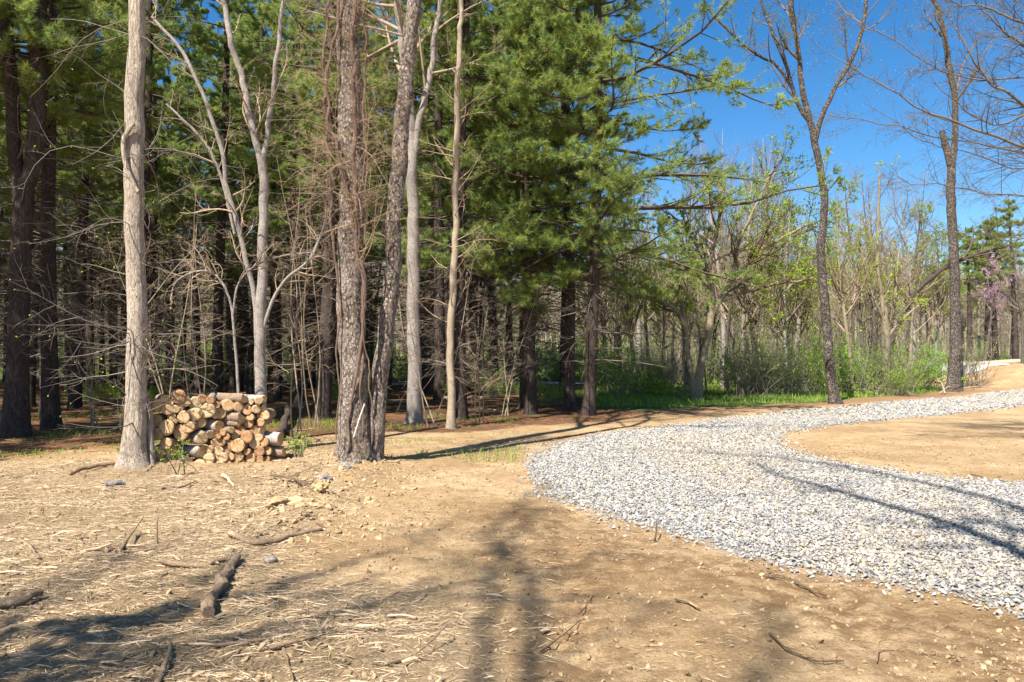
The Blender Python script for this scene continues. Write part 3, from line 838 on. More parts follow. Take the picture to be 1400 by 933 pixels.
traced_tree('hardwood_tree', 'pale furrowed tree in full sun at the left end of the log stack', 'tree', DA,
    [dict(pts=[(184,646,36),(185,612,29),(187,540,26.5),(187,450,25),(184,350,24.5),(181,260,25),(180,180,25),(182,90,22.5),(184,0,20.5)], bt=(.62, .98), wig=.3)],
    M['bark_pale'], M['dead_twig'], 17, SPB, 31, .45, .045, ridges=15, k=40, extra=extra_A, twig_col=(1.5, 1.45, 1.35))

DB = gdist(640)
def extra_B(root, mbB, rg, base, mbL):
    vines = [[(474,640,3),(482,560,3),(497,440,6),(490,330,9),(484,250,7),(480,150,6),(482,60,5),(488,-30,5)],
             [(500,620,3),(492,520,3),(495,420,4),(484,300,4),(468,230,4.5),(450,170,4.5),(444,110,3.5),(460,40,4),(460,-30,4)],
             [(462,600,2),(462,430,2.5),(455,300,4),(446,200,4),(440,130,3.5),(447,30,3),(444,-30,3)],
             [(510,600,2),(500,480,2),(499,330,3),(499,210,3.5),(496,100,3),(497,0,3)]]
    b = MB(); hair = []
    for i, pts in enumerate(vines):
        q, r = px_path(pts, DB - .27 + .05 * (i % 3), 0)
        P, rr = dense(q - base, r, 110)
        P = P + np.stack([fbm(np.arange(110) * .16 + i * 9, np.zeros(110) + k, o=3) * .035 for k in range(3)], 1)
        trunk_mesh(b, P, rr, 9, .22, (1.5, 7.), 0, 5. + i)
        hair.append(stem_to_multi(P, rr, 30))
    b.build('vine', M['vine'], root)
    hp = np.concatenate([h[0] for h in hair]); hr = np.concatenate([h[1] for h in hair])
    mh = MB()
    lev = twig_levels(mh, hp, hr, [sp(170, .26, 55, 6, 1.0, -.1, t0=.3, t1=1., absolute=True, rs=.12, taper_len=.0)], rg, (1.25, 1., .8))
    mh.build('vine_rootlets', M['dead_twig'], root)
    lev = twig_levels(mbB, hp, hr, [sp(44, 1.15, 80, 9, .8, -.05, t0=.38, t1=1., absolute=True, rs=.16, taper_len=-.2, k=4), sp(5, .45, 55, 6, .8, .0), sp(3, .5, 45, 4, .6, .0)], rg, (1.7, 1.45, 1.15))
traced_tree('hardwood_tree', 'twin-trunk scaly tree wrapped in shaggy reddish vines', 'tree', DB,
    [dict(pts=[(484,646,50),(485,615,41),(484,560,38),(481,480,35),(479,400,34),(478,300,36),(479,200,36),(476,100,32),(475,0,30)], bt=(.66, .98), dens=.8),
     dict(pts=[(506,640,34),(511,600,26),(520,520,23),(529,430,22),(537,320,22),(545,210,22),(553,110,21),(562,0,20)], root=True, dd=.12, bt=(.62, .98), dens=.7)],
    M['bark_scaly'], M['dead_twig'], 17, SPB, 32, .25, .07, k=40, extra=extra_B, twig_col=(1.1, 1., .9))
DD = gdist(579)
traced_tree('hardwood_tree', 'light grey smooth tree right of the twin scaly trunk', 'tree', DD,
    [dict(pts=[(567,582,22),(567,560,19),(566,480,18.5),(565,400,17),(563,300,16),(562,200,15),(556,120,14),(548,50,12),(540,-20,11)], bt=(.55, .98), dens=.7),
     dict(pts=[(563,225,11),(568,190,10),(576,150,9),(586,100,8.5),(595,40,7),(602,-10,6)], bt=(.3, 1), dens=.6)],
    M['bark_grey'], M['dead_twig'], 16, SPB, 33, .3, .03, k=26, twig_col=(1.5, 1.4, 1.3))
DE = gdist(586)
def extra_E(root, mbB, rg, base, mbL):
    q, r = px_path([(617,586,9),(618,420,9),(622,250,8),(626,60,7)], DE, 0)
    P1, R1 = stem_to_multi(*dense(q - base, r, 60), 14)
    twig_levels(mbB, P1, R1, [sp(34, 1.2, 62, 7, .45, .1, t0=.28, t1=.95, absolute=True, rs=.2, k=4, taper_len=.2), sp(5, .45, 45, 5, .5, .0), sp(3,.5,42,4,.4,.0)], rg, (1.7, 1.5, 1.15))
traced_tree('hardwood_tree', 'slender tan tree with splayed dead side branches', 'tree', DE,
    [dict(pts=[(617,588,13),(617,560,10.5),(616,480,10),(619,380,9.5),(622,280,8.5),(624,150,8),(627,60,7),(629,0,6)], bt=(.6, 1.), dens=.5)],
    M['bark_tan'], M['dead_twig'], 13, SPB[:3], 34, .3, .04, k=18, extra=extra_E, twig_col=(1.3, 1.2, 1.))
DI = 14.
traced_tree('hardwood_tree', 'smooth pale forked tree rising behind the log stack', 'tree', DI,
    [dict(pts=[(354,605,17),(355,560,15.5),(356,480,14.5),(357,400,13.5),(357,300,12.5),(356,215,12)], ext=False, branch=False),
     dict(pts=[(356,222,10),(345,180,9),(332,130,8.5),(318,70,8),(302,5,7),(296,-30,6)], bt=(.1, 1.)),
     dict(pts=[(357,222,8),(364,180,7),(370,130,6.5),(378,60,6),(388,-10,5)], bt=(.1, 1.), dens=.8),
     dict(pts=[(352,480,7),(346,400,7),(330,335,7),(310,260,6),(296,190,6),(270,115,5),(240,60,5),(205,20,4)], ext=False, bt=(.2, 1.), dens=1.3),
     dict(pts=[(320,320,4),(295,225,4),(265,180,4),(225,140,3)], ext=False, bt=(.2, 1.), dens=.6),
     dict(pts=[(358,455,5),(372,410,4.5),(392,380,4),(425,350,4),(450,290,3)], ext=False, bt=(.2, 1.), dens=.8)],
    M['bark_grey'], M['dead_twig'], 14, [sp(14, 1.1, 55, 8, .6, .1, k=4, rs=.4, absolute=True), sp(6, .5, 50, 6, .6, .0, k=3), sp(4, .5, 45, 4, .5, .0, k=3)], 35, .25, .03, k=18, twig_col=(1.9, 1.75, 1.5))
# bent dead sapling with long whippy arms over the stack
traced_tree('dead_sapling', 'dead sapling with long pale arching branches above the log stack', 'sapling', 12.6,
    [dict(pts=[(330,618,5),(327,560,4.5),(322,480,4),(316,420,3.6),(300,382,3.2),(272,370,2.8),(240,385,2.4),(232,410,1.8)], ext=False, bt=(.45, 1.)),
     dict(pts=[(318,430,3),(325,390,2.8),(345,365,2.5),(385,350,2.2),(430,345,1.6)], ext=False, bt=(.2, 1.))],
    M['bark_grey'], M['dead_twig'], 5, [sp(20, .8, 50, 8, .7, .0, k=3, rs=.6, absolute=True), sp(6, .5, 50, 6, .7, .0, k=3), sp(3, .5, 45, 4, .5, .0)], 36, .1, .03, k=8, twig_col=(1.9, 1.75, 1.5))
# the slim trunk touching the stack's left end
traced_tree('sapling', 'thin grey-barked stem standing against the left end of the log stack', 'sapling', 10.75,
    [dict(pts=[(207,650,9),(208,630,8),(206,600,8),(206,565,7),(203,545,5)], ext=False)], M['bark_grey'], M['dead_twig'], 3,
    [sp(3, .35, 35, 5, .4, .2, rs=.5, absolute=True)], 37, .1, .08, k=12, branch_t=(.6, 1), twig_col=(1.6, 1.5, 1.3))

# bare understorey saplings and brush along the sunny front of the stand
us = np.random.default_rng(61)
for i, (px, py, h_, lb) in enumerate(((128, 585, 3.6, 'bare wispy sapling between the black-shaded pine and the pale furrowed tree'), (232, 600, 4.6, 'bare pale sapling rising behind the left half of the log stack'),
        (272, 590, 5.4, 'tall bare twiggy sapling behind the middle of the log stack'), (405, 600, 5.2, 'bare pale twiggy sapling between the stack and the twin scaly trunk'), (430, 585, 6.2, 'tall bare sapling with drooping twigs left of the twin scaly trunk'),
        (590, 585, 4.4, 'bare brushy sapling between the light grey tree and the slender tan tree'), (655, 580, 3.4, 'low bare brush right of the slender tan tree'), (690, 568, 3.6, 'bare brushy sapling left of the brown pine trunk'))):
    D_ = gdist(py); x_ = (px - 700) / F * D_
    o = empty('bare_sapling', (x_, D_, gz(x_, D_)), lb, 'sapling', 'bare saplings along the front of the stand')
    nst = 3; b = MB()
    z_ = np.linspace(0, h_, 9)
    PP = np.zeros((nst, 9, 3)); 
    for k_ in range(nst):
        dx, dy = us.normal(size=2) * .12
        PP[k_] = np.stack([dx * z_ + .10 * np.sin(z_ * 1.1 + k_ * 2), dy * z_ + .10 * np.sin(z_ * .9 + k_), z_ * us.uniform(.7, 1) - .04], 1)
    RR = np.full((nst, 1), .017) * np.linspace(1, .25, 9)[None]
    tubes(b, PP, RR, 6); b.build('stems', M['bark_tan'], o)
    b = MB()
    twig_levels(b, PP, RR, [sp(15, .85, 65, 8, .7, .05, t0=.25, absolute=True, rs=.55, k=4, taper_len=.2), sp(5, .5, 50, 6, .7, -.05), sp(3, .5, 45, 4, .5, .0)], us, (1.7, 1.5, 1.25))
    b.build('crown', M['dead_twig'], o)

# the open-grown trees on the right
SPR = [sp(10, .34, 44, 9, .4, .25, k=5, rs=.5), sp(7, .5, 42, 7, .5, .15, k=4), sp(6, .5, 42, 5, .5, .1, k=3), sp(4, .5, 38, 4, .4, .05, k=3)]
DM = gdist(553)
traced_tree('hardwood_tree', 'tall dark forked tree leaning at the drive edge, crown against the sky', 'tree', DM,
    [dict(pts=[(1142,556,15.5),(1139,540,13),(1134,500,12.5),(1131,450,12),(1126,400,12),(1123,340,11),(1128,280,10),(1124,240,9.5),(1117,200,9),(1115,178,9)], ext=False, branch=False),
     dict(pts=[(1115,184,9),(1106,150,8),(1097,110,7),(1095,75,6.5),(1085,20,6),(1078,-30,5)], top=15.5, bt=(.1, 1.)),
     dict(pts=[(1117,190,7),(1125,160,6.5),(1140,125,6),(1160,90,5.5),(1178,50,5),(1188,0,4.5)], top=14, bt=(.3, 1.), dens=.8),
     dict(pts=[(1111,168,6),(1095,145,5.5),(1084,115,5),(1075,80,4.5),(1055,30,4),(1040,-20,3)], top=14, bt=(.15, 1.)),
     dict(pts=[(1086,120,4),(1065,88,4),(1035,70,3.5),(1010,50,3),(980,20,2.5),(960,-5,2)], ext=False, bt=(.2, 1.), dens=.8),
     dict(pts=[(1131,262,3),(1142,250,2.6),(1150,240,2)], ext=False, bt=(.2, 1.), dens=.2)],
    M['bark_fleck'], M['dead_twig'], 15, SPR, 41, .4, .05, k=18, leaf=dict(n=1, size=.03, col=(.7, .8, .35)), twig_col=(.8, .7, .6))
DN = gdist(535)
traced_tree('hardwood_tree', 'dark speckled tree with a snapped stub beside the dirt bank', 'tree', DN,
    [dict(pts=[(1303,540,19),(1304,520,16),(1306,470,14.5),(1306,400,13),(1304,330,12),(1303,260,11.5),(1304,215,10)], ext=False, branch=False),
     dict(pts=[(1303,225,11),(1298,205,10),(1292,185,8),(1290,178,7)], ext=False, branch=False),
     dict(pts=[(1304,225,9),(1308,190,8),(1308,130,7.5),(1303,95,8),(1298,60,7),(1290,20,6),(1275,-20,5)], top=21, bt=(.15, 1.))],
    M['bark_fleck'], M['dead_twig'], 21, SPR, 42, .35, .05, k=18, leaf=dict(n=1, size=.03, col=(.7, .8, .35)), twig_col=(.95, .85, .75))
DO = gdist(547)
traced_tree('spreading_tree', 'wide spreading multi-stemmed tree with crooked limbs and fresh leaves', 'tree', DO,
    [dict(pts=[(953,550,15),(954,530,12),(958,500,11),(966,465,9),(973,430,9)], ext=False, branch=False),
     dict(pts=[(950,548,10),(944,510,8),(938,470,7),(936,440,7)], ext=False, branch=False, root=True),
     dict(pts=[(936,445,6),(925,425,5.5),(905,412,5),(880,405,4.5),(860,402,3)], ext=False),
     dict(pts=[(936,445,5),(933,420,5),(931,395,3)], ext=False, dens=.4),
     dict(pts=[(973,435,7),(975,400,6),(972,370,5.5),(977,330,5),(985,290,4),(990,250,3)], ext=False),
     dict(pts=[(973,435,6),(985,410,6),(1000,385,5.5),(1030,350,5),(1065,330,4.5),(1095,312,3.5),(1112,305,2.5)], ext=False, dens=1.2),
     dict(pts=[(990,402,5),(1003,370,4.5),(1012,330,4),(1030,290,3.5),(1050,250,3),(1062,225,2)], ext=False),
     dict(pts=[(985,412,5),(1015,402,4.5),(1050,392,4),(1090,385,3),(1110,380,2)], ext=False, dens=.9),
     dict(pts=[(973,372,4),(955,340,3.5),(935,310,3),(915,290,2)], ext=False)],
    M['bark_yellow'], M['dead_twig'], 11, [sp(16, .5, 48, 8, .5, .4, k=4, rs=.6), sp(7, .5, 42, 6, .5, .25, k=3), sp(5, .5, 40, 4, .4, .2, k=3)], 43, .3, .07, k=14,
    leaf=dict(n=4, size=.07, col=(1.3, 1.2, .65)), branch_t=(.2, 1.), twig_col=(.85, .75, .6))
DP = gdist(537)
traced_tree('sapling', 'slim cream-barked young tree with yellow-green spring leaves', 'sapling', DP,
    [dict(pts=[(1211,541,10),(1211,500,8.5),(1212,455,8),(1210,420,6)], ext=False, branch=False),
     dict(pts=[(1211,455,6),(1206,410,5),(1200,360,4.5),(1203,300,4),(1205,240,3)], ext=False),
     dict(pts=[(1212,460,5),(1220,430,4.5),(1226,390,4),(1232,340,3)], ext=False),
     dict(pts=[(1213,462,4),(1226,445,3.5),(1245,428,3),(1262,415,2)], ext=False),
     dict(pts=[(1210,440,4),(1195,405,3.5),(1182,360,3),(1175,310,2)], ext=False)],
    M['bark_yellow'], M['bark_yellow'], 11, [sp(10, .4, 40, 6, .35, .4, k=3, rs=.5), sp(5, .5, 40, 5, .4, .3), sp(3, .5, 40, 4, .4, .2)], 44, .2, .04, k=12,
    leaf=dict(n=3, size=.075, col=(1.5, 1.3, .6)), branch_t=(.1, 1.))
traced_tree('leaning_tree', 'dark trunk leaning far over to the right behind the speckled tree', 'tree', 38.,
    [dict(pts=[(1205,520,8),(1215,480,7.5),(1230,440,7),(1252,400,6.5),(1285,372,5.5),(1325,352,4.5),(1360,340,3),(1378,334,2)], ext=False, bt=(.35, 1.))],
    M['bark_pine'], M['dead_twig'], 11, [sp(10, .3, 50, 7, .4, .5, k=4, rs=.6), sp(5, .5, 42, 5, .4, .2), sp(4, .5, 40, 4, .4, .1)], 45, .2, .05, k=10,
    leaf=dict(n=1, size=.07, col=(1.2, 1.15, .7)), twig_col=(.6, .55, .45))

# the tree beyond the right edge whose long branches reach in across the sky
rgR = np.random.default_rng(46)
baseR = np.array([12.5, 12.5, gz(12.5, 12.5)])
rootR = empty('hardwood_tree', baseR, 'bare tree whose long thin branches reach in across the upper right sky', 'tree')
mt = MB(); mbx = MB(); mlx = MB()
q = np.array([[12.5, 12.5, -.05], [12.6, 12.5, 2], [12.5, 12.7, 5], [12.7, 12.9, 8], [12.9, 13.2, 12], [13, 13.5, 16]]) - np.array([0, 0, 0])
P, rr = dense(q - [baseR[0], baseR[1], 0], np.array([.24, .2, .18, .15, .1, .02]), 90)
trunk_mesh(mt, P, rr, 20, .05, (2, 1.4), .3, 3.)
arms = [([(1480,215),(1400,196),(1320,165),(1250,145),(1170,92),(1110,52)], .032), ([(1480,160),(1400,140),(1350,100),(1310,40),(1290,-20)], .04),
        ([(1500,120),(1400,60),(1360,20),(1320,-20)], .04), ([(1480,240),(1400,210),(1300,192),(1220,170),(1150,160),(1090,150)], .022),
        ([(1480,280),(1400,265),(1310,258),(1250,250),(1215,238)], .018), ([(1480,345),(1400,330),(1330,322),(1250,318)], .018),
        ([(1500,90),(1400,105),(1300,95),(1200,40),(1150,30)], .024), ([(1480,200),(1400,232),(1330,205),(1270,190),(1190,140)], .02),
        ([(1480,20),(1400,30),(1330,5),(1280,-10)], .035), ([(1490,150),(1420,150),(1370,170),(1320,150),(1280,110),(1255,60)], .024)]
for i, (pts, r0) in enumerate(arms):
    dd = 12.2 + (i % 4) * .6
    q = [at(a, b, dd) for a, b in pts]
    z0 = q[0][2] - .6
    st = np.array([np.interp(z0, P[:, 2], P[:, 0]) + baseR[0], np.interp(z0, P[:, 2], P[:, 1]) + baseR[1], z0])
    q = np.vstack([[st], q]) - [baseR[0], baseR[1], 0]
    A, ar = dense(q, np.linspace(r0 * 1.0, .004, len(q)), 40)
    A = A + np.stack([fbm(np.arange(40) * .22 + i * 5, np.zeros(40) + kk, o=3) * .05 for kk in range(3)], 1)
    tubes(mbx, A[None], ar[None], 6, col=np.ones((1, 3)) * .75)
    P1, R1 = stem_to_multi(A, ar, 20)
    lev = twig_levels(mbx, P1, R1, [sp(34, 1.1, 40, 8, .45, .05, t0=.22, t1=1., absolute=True, rs=.42, k=4), sp(6, .5, 42, 6, .5, .0), sp(4, .5, 40, 4, .4, .0)], rgR, (.62, .58, .55))
    leaves_on(mlx, lev[-1][0][::3], 1, .022, rgR, (1.2, 1.1, .8))
P1, R1 = stem_to_multi(P, rr, 14)
twig_levels(mbx, P1, R1, [sp(14, 3., 50, 8, .35, .3, t0=.5, t1=1., absolute=True, rs=.5, k=5), sp(5, .5, 42, 6, .4, .2), sp(4, .5, 42, 4, .4, .1)], rgR)
mt.build('trunk', M['bark_dark'], rootR)
mbx.build('branches', M['dead_twig'], rootR); mlx.build('crown', M['leaf'], rootR, smooth=False)

# ---- bare woods behind: six grown once
def bare_mesh(root, h, r, rg, forks=3, leaf=None, bm=None, tw=(1, 1, 1), lowb=.3, crown=None):
    n = 40; z = np.linspace(0, h, n)
    a, b = rg.uniform(0, 6, 2)
    P = np.stack([.035 * h * (np.sin(z / h * 3 + a) - math.sin(a)), .035 * h * (np.sin(z / h * 3 + b) - math.sin(b)), z - .1], 1)
    rr = r * (1 - .93 * (z / h)) + .006
    mt_ = MB(); trunk_mesh(mt_, P, rr, 10, .06, (2, 1.), .3, rg.uniform(0, 30))
    mt_.build('trunk', bm or M['bark_dark'], root)
    mbb = MB(); ml_ = MB()
    P1, R1 = stem_to_multi(P, rr, 14)
    lev = twig_levels(mbb, P1, R1, [sp(22, .34, 45, 8, .35, .45, t0=lowb, t1=.98, k=4, rs=.6, taper_len=.65), sp(6, .45, 42, 6, .4, .3, k=3, t0=.25), sp(5, .5, 40, 4, .4, .2, k=3), sp(3, .55, 38, 3, .3, .1, k=3, rmin=.003)], rg, tw)
    if leaf: leaves_on(ml_, lev[-1][0], leaf['n'], leaf['size'], rg, leaf['col'])
    mbb.build('crown' if not leaf else 'branches', M['far_twig'], root)
    if leaf: ml_.build('crown', M['blossom'] if crown == 'blossom' else M['leaf'], root, smooth=False)
kinds = [
    ('bare_tree', 'bare dark tree among the woods beyond the grass', 13, .15, 301, None, None, (.75, .68, .62)),
    ('bare_tree', 'bare dark tree among the woods beyond the grass', 11, .12, 302, None, None, (1., .85, .75)),
    ('leafing_tree', 'tree with a thin haze of yellow-green buds beyond the grass', 10, .11, 303, dict(n=3, size=.065, col=(1.25, 1.08, .6)), 'bark_yellow', (.95, .85, .7)),
    ('leafing_tree', 'tree with a thin haze of yellow-green buds beyond the grass', 8, .09, 304, dict(n=2, size=.065, col=(1.05, 1., .65)), 'bark_grey', (.85, .78, .65)),
    ('bare_tree', 'bare dark tree among the woods beyond the grass', 15, .17, 305, None, 'bark_grey', (.95, .85, .8)),
    ('slim_tree', 'slim pole-like young tree in the thicket beyond the grass', 7, .05, 306, dict(n=1, size=.055, col=(1.1, 1.05, .65)), 'bark_tan', (.9, .8, .7)),
]
bg = np.random.default_rng(5)
first = {}
places = []
def put(k, x_, y_, s):
    nm, lb, h_, r_, sd, lf, bmn, tw = kinds[k]
    gname = {'bare_tree': 'bare trees of the woods behind', 'leafing_tree': 'budding trees of the woods behind', 'slim_tree': 'slim young trees of the thicket'}[nm]
    if k not in first:
        o = empty(nm, (x_, y_, gz(x_, y_)), lb, 'tree', gname)
        bare_mesh(o, h_, r_, np.random.default_rng(sd), leaf=lf, bm=M[bmn] if bmn else None, tw=tw, lowb=.28 if k != 5 else .3)
        o.scale = (s, s, s)
        first[k] = o
    else:
        copy_tree(first[k], (x_, y_, gz(x_, y_)), bg.uniform(0, 6.28), s, lb, gname)
for i in range(120):                        # belt right of the pines
    y_ = bg.uniform(31, 62); fx = bg.uniform(.10, .72)
    x_ = fx * y_
    if y_ < 38 and fx > .52: continue
    if y_ > 36 and 22 < x_ and fx > .55 and bg.random() < .6: continue
    k = bg.choice([0, 1, 2, 3, 4, 5], p=[.17, .24, .14, .17, .12, .16])
    s = bg.uniform(.65, 1.05)
    if fx > .6: s *= .72
    put(k, x_, y_, s)
for (px_, D_, k_, s_) in ((1195, 40, 1, 1.0), (1180, 43, 0, .92), (1245, 41, 2, .95), (1060, 38, 4, .82), (1030, 46, 2, .95), (1160, 38, 2, .9), (1275, 43, 3, 1.05), (1085, 37, 3, 1.1), (985, 44, 3, 1.15), (905, 38, 2, 1.), (870, 36, 3, 1.1), (1340, 56, 2, .9), (1380, 60, 3, 1.1), (1315, 52, 3, .9)):
    put(k_, (px_ - 700) / F * D_, D_, s_)
for i in range(64):                        # behind the pines
    y_ = bg.uniform(46, 75); x_ = bg.uniform(-.8, .12) * y_
    put(bg.choice([0, 1, 2, 3, 5], p=[.2, .2, .25, .2, .15]), x_, y_, bg.uniform(.7, 1.1))

# redbuds and far pines at the right edge
for (px, py, D_, s, lb) in ((1346, 500, 46., .68, 'pink-flowering redbud right of the speckled tree'), (1382, 500, 52., .8, 'pink-flowering tree at the far right behind the dirt bank')):
    x_ = (px - 700) / F * D_
    o = empty('redbud_tree', (x_, D_, gz(x_, D_)), lb, 'tree', 'pink blossoming trees')
    bare_mesh(o, 9 * s, .09, np.random.default_rng(int(px)), leaf=dict(n=1, size=.06, col=(1.15, 1.0, 1.12)), tw=(.8, .7, .7), lowb=.42, crown='blossom')
for i, (px, D_, h_, wp, cb_, lb) in enumerate(((1325, 48, 8.5, 7, 4.6, 'thin far pine just right of the speckled tree'), (1350, 50, 9.5, 8, 5.2, 'grey-trunked far pine behind the dirt bank'), (1361, 51, 9.5, 8, 5.4, 'dark far pine close right of the grey-trunked far pine'), (1389, 50, 10.8, 7, 6.6, 'tall far pine at the right edge, rounded green top'))):
    make_pine(px, 0, lb, h_, wp, cb_, 2.3, 400 + i, 'far pines behind the dirt bank', D=D_)

# wooded hillside far behind: countless small trees, one mass
mb = MB()
hr_ = np.random.default_rng(8)
n = 4200
y = hr_.uniform(78, 230, n); x = hr_.uniform(-.85, .85, n) * y
z = height(x, y)
h = hr_.uniform(6, 13, n)
p0 = np.stack([x, y, z - .2], 1); lean = np.stack([hr_.normal(size=n) * .5, hr_.normal(size=n) * .5, h], 1)
P = np.stack([p0, p0 + lean * .5, p0 + lean], 1)
tc_ = np.where(hr_.random((n, 1)) < .3, [[1.15, 1.05, .98]], [[.62, .57, .53]]) * hr_.uniform(.8, 1.2, (n, 1))
tubes(mb, P, (h * .010)[:, None] * np.array([[1, .7, .15]]), 3, col=tc_)
P2, R2 = spawn(P, np.full((n, 3), .05), 16, .3, 1., 42, .32, m=3, wander=.3, up=.35, rs=.8, rg=hr_, taper_len=.5, rmin=.022)
tubes(mb, P2, R2, 3, col=np.repeat(np.array([[.95, .85, .8]]) * hr_.uniform(.8, 1.2, (n, 1)), 16, 0))
P3, R3 = spawn(P2, R2, 3, .3, 1., 40, .5, m=2, up=.2, rs=.8, rg=hr_, rmin=.016)
tubes(mb, P3, R3, 3, col=np.repeat(np.array([[1., .9, .85]]) * hr_.uniform(.8, 1.2, (n, 1)), 48, 0))
tag(mb.build('hillside_woods', M['far_twig'], smooth=False), 'grey-brown leafless woods covering the hill behind', 'woods', kind='stuff')
mb = MB()
k = hr_.random(n) < .5
leaves_on(mb, P2.reshape(n, 16, 3, 3)[k].reshape(-1, 3, 3), 5, .22, hr_, (1.05, 1.05, .65), t0=.3)
tag(mb.build('hillside_foliage', M['leaf'], smooth=False), 'pale green spring foliage dotted through the woods on the hill', 'foliage', kind='stuff')

# ---- bushes, undergrowth and grass
def bush_mesh(root, w, h, nst, rg, col, lsize=.055, nl=5):
    b = MB(); l = MB()
    a = rg.uniform(0, 6.283, nst); tilt = rg.uniform(.05, .75, nst)
    d = np.stack([np.cos(a) * np.sin(tilt) * w / h, np.sin(a) * np.sin(tilt) * w / h, np.cos(tilt)], 1); d = nrm(d)
    s0 = np.stack([rg.normal(size=nst) * w * .12, rg.normal(size=nst) * w * .12, np.full(nst, -.05)], 1)
    P = np.zeros((nst, 6, 3)); P[:, 0] = s0
    ln = h * rg.uniform(.7, 1.2, nst)
    for j in range(1, 6):
        d = nrm(d + rg.normal(size=(nst, 3)) * .14 - np.array([0, 0, .05])); P[:, j] = P[:, j-1] + d * (ln / 5)[:, None]
    R0 = np.full((nst, 1), .011) * np.linspace(1, .3, 6)[None]
    tubes(b, P, R0, 4)
    lev = twig_levels(b, P, R0, [sp(7, .35, 50, 5, .4, .15, t0=.25), sp(4, .5, 45, 4, .4, .1)], rg)
    leaves_on(l, lev[-1][0] if nl > 1 else lev[-1][0][::3], nl, lsize, rg, col, t0=.1, aspect=.42, var=.5)
    leaves_on(l, lev[-2][0], max(1, nl - 1), lsize, rg, col, t0=.3, aspect=.42, var=.5)
    for i_ in range(len(b.c)): b.c[i_] = b.c[i_] * 1.15
    b.build('stems', M['dead_twig'], root); l.build('crown', M['leaf'], root, smooth=False)
def bush(px, py, w, h, label, seed, col=(1, 1, 1), nst=26, group=None, name='bush', D=None, **kw):
    D = D or gdist(py); x_ = (px - 700) / F * D
    o = empty(name, (x_, D, gz(x_, D)), label, 'bush', group)
    bush_mesh(o, w, h, nst, np.random.default_rng(seed), np.array(col) * np.array([1.3, 1.22, 1.]), **kw)
    return o
GB = 'leafy bushes at the edge of the woods'
b1 = bush(845, 545, 2.6, 2.0, 'bright green bush at the right end of the pine stand', 501, (1.1, 1.1, .8), 34, GB)
b2 = bush(1100, 540, 3.2, 2.6, 'tall dense green bush left of the forked dark tree', 502, (.95, 1.05, .8), 44, GB)
b3 = bush(1170, 537, 2.8, 2.0, 'round green bush between the forked tree and the cream-barked sapling', 503, (.8, .95, .8), 40, GB)
b4 = bush(1262, 533, 2.6, 1.9, 'dark green bush behind the tangle of cut branches', 504, (.7, .95, .7), 44, GB)
b5 = bush(1030, 540, 2.4, 1.6, 'low airy bush right of the spreading multi-stemmed tree', 505, (1.1, 1.1, .8), 26, GB)
b6 = bush(900, 543, 2.2, 1.2, 'low green bush left of the spreading multi-stemmed tree', 506, (1., 1.1, .7), 26, GB)
b7 = bush(1062, 541, 3., 2.6, 'grey twiggy thicket left of the tall dense green bush', 507, (1.1, 1.05, .7), 40, 'twiggy thickets', name='thicket', nl=1, lsize=.045)
b8 = bush(1225, 534, 2.6, 2.2, 'grey twiggy thicket just right of the cream-barked sapling', 508, (1.2, 1.1, .7), 36, 'twiggy thickets', name='thicket', nl=1, lsize=.04)
b9 = bush(875, 541, 2.8, 2.3, 'grey twiggy thicket between the bright green bush and the spreading tree', 509, (1.1, 1.05, .7), 36, 'twiggy thickets', name='thicket', nl=1, lsize=.045)
ub = np.random.default_rng(9)
LU = 'low leafy shrub in the undergrowth behind the grass edge'
protosb = [b1, b2, b3, b5, b6]
for i in range(66):
    y_ = ub.uniform(29, 50); x_ = ub.uniform(.12, .6) * y_
    if x_ > 22 and y_ > 33: continue
    if ub.random() < .6: copy_tree((b7, b8, b9)[ub.integers(0, 3)], (x_, y_, gz(x_, y_)), ub.uniform(0, 6.28), ub.uniform(.6, 1.3), 'tangle of grey twigs with few leaves in the woods behind the grass', 'twig tangles in the undergrowth')
    else: copy_tree(protosb[ub.integers(0, 5)], (x_, y_, gz(x_, y_)), ub.uniform(0, 6.28), ub.uniform(.45, .9), LU, 'undergrowth shrubs')
LU2 = 'sunlit shrub seen through the trunks behind the pine stand'
for i in range(60):
    y_ = ub.uniform(44, 62); x_ = ub.uniform(-.8, .12) * y_
    copy_tree(protosb[ub.integers(0, 5)], (x_, y_, gz(x_, y_)), ub.uniform(0, 6.28), ub.uniform(.7, 1.3), LU2, 'shrubs behind the pine stand')
LU3 = 'small green shrub on the shaded pine floor'
for i in range(22):
    y_ = ub.uniform(22, 40); x_ = ub.uniform(-.65, .08) * y_
    copy_tree(protosb[ub.integers(0, 5)], (x_, y_, gz(x_, y_)), ub.uniform(0, 6.28), ub.uniform(.2, .45), LU3, 'shrubs on the pine floor')

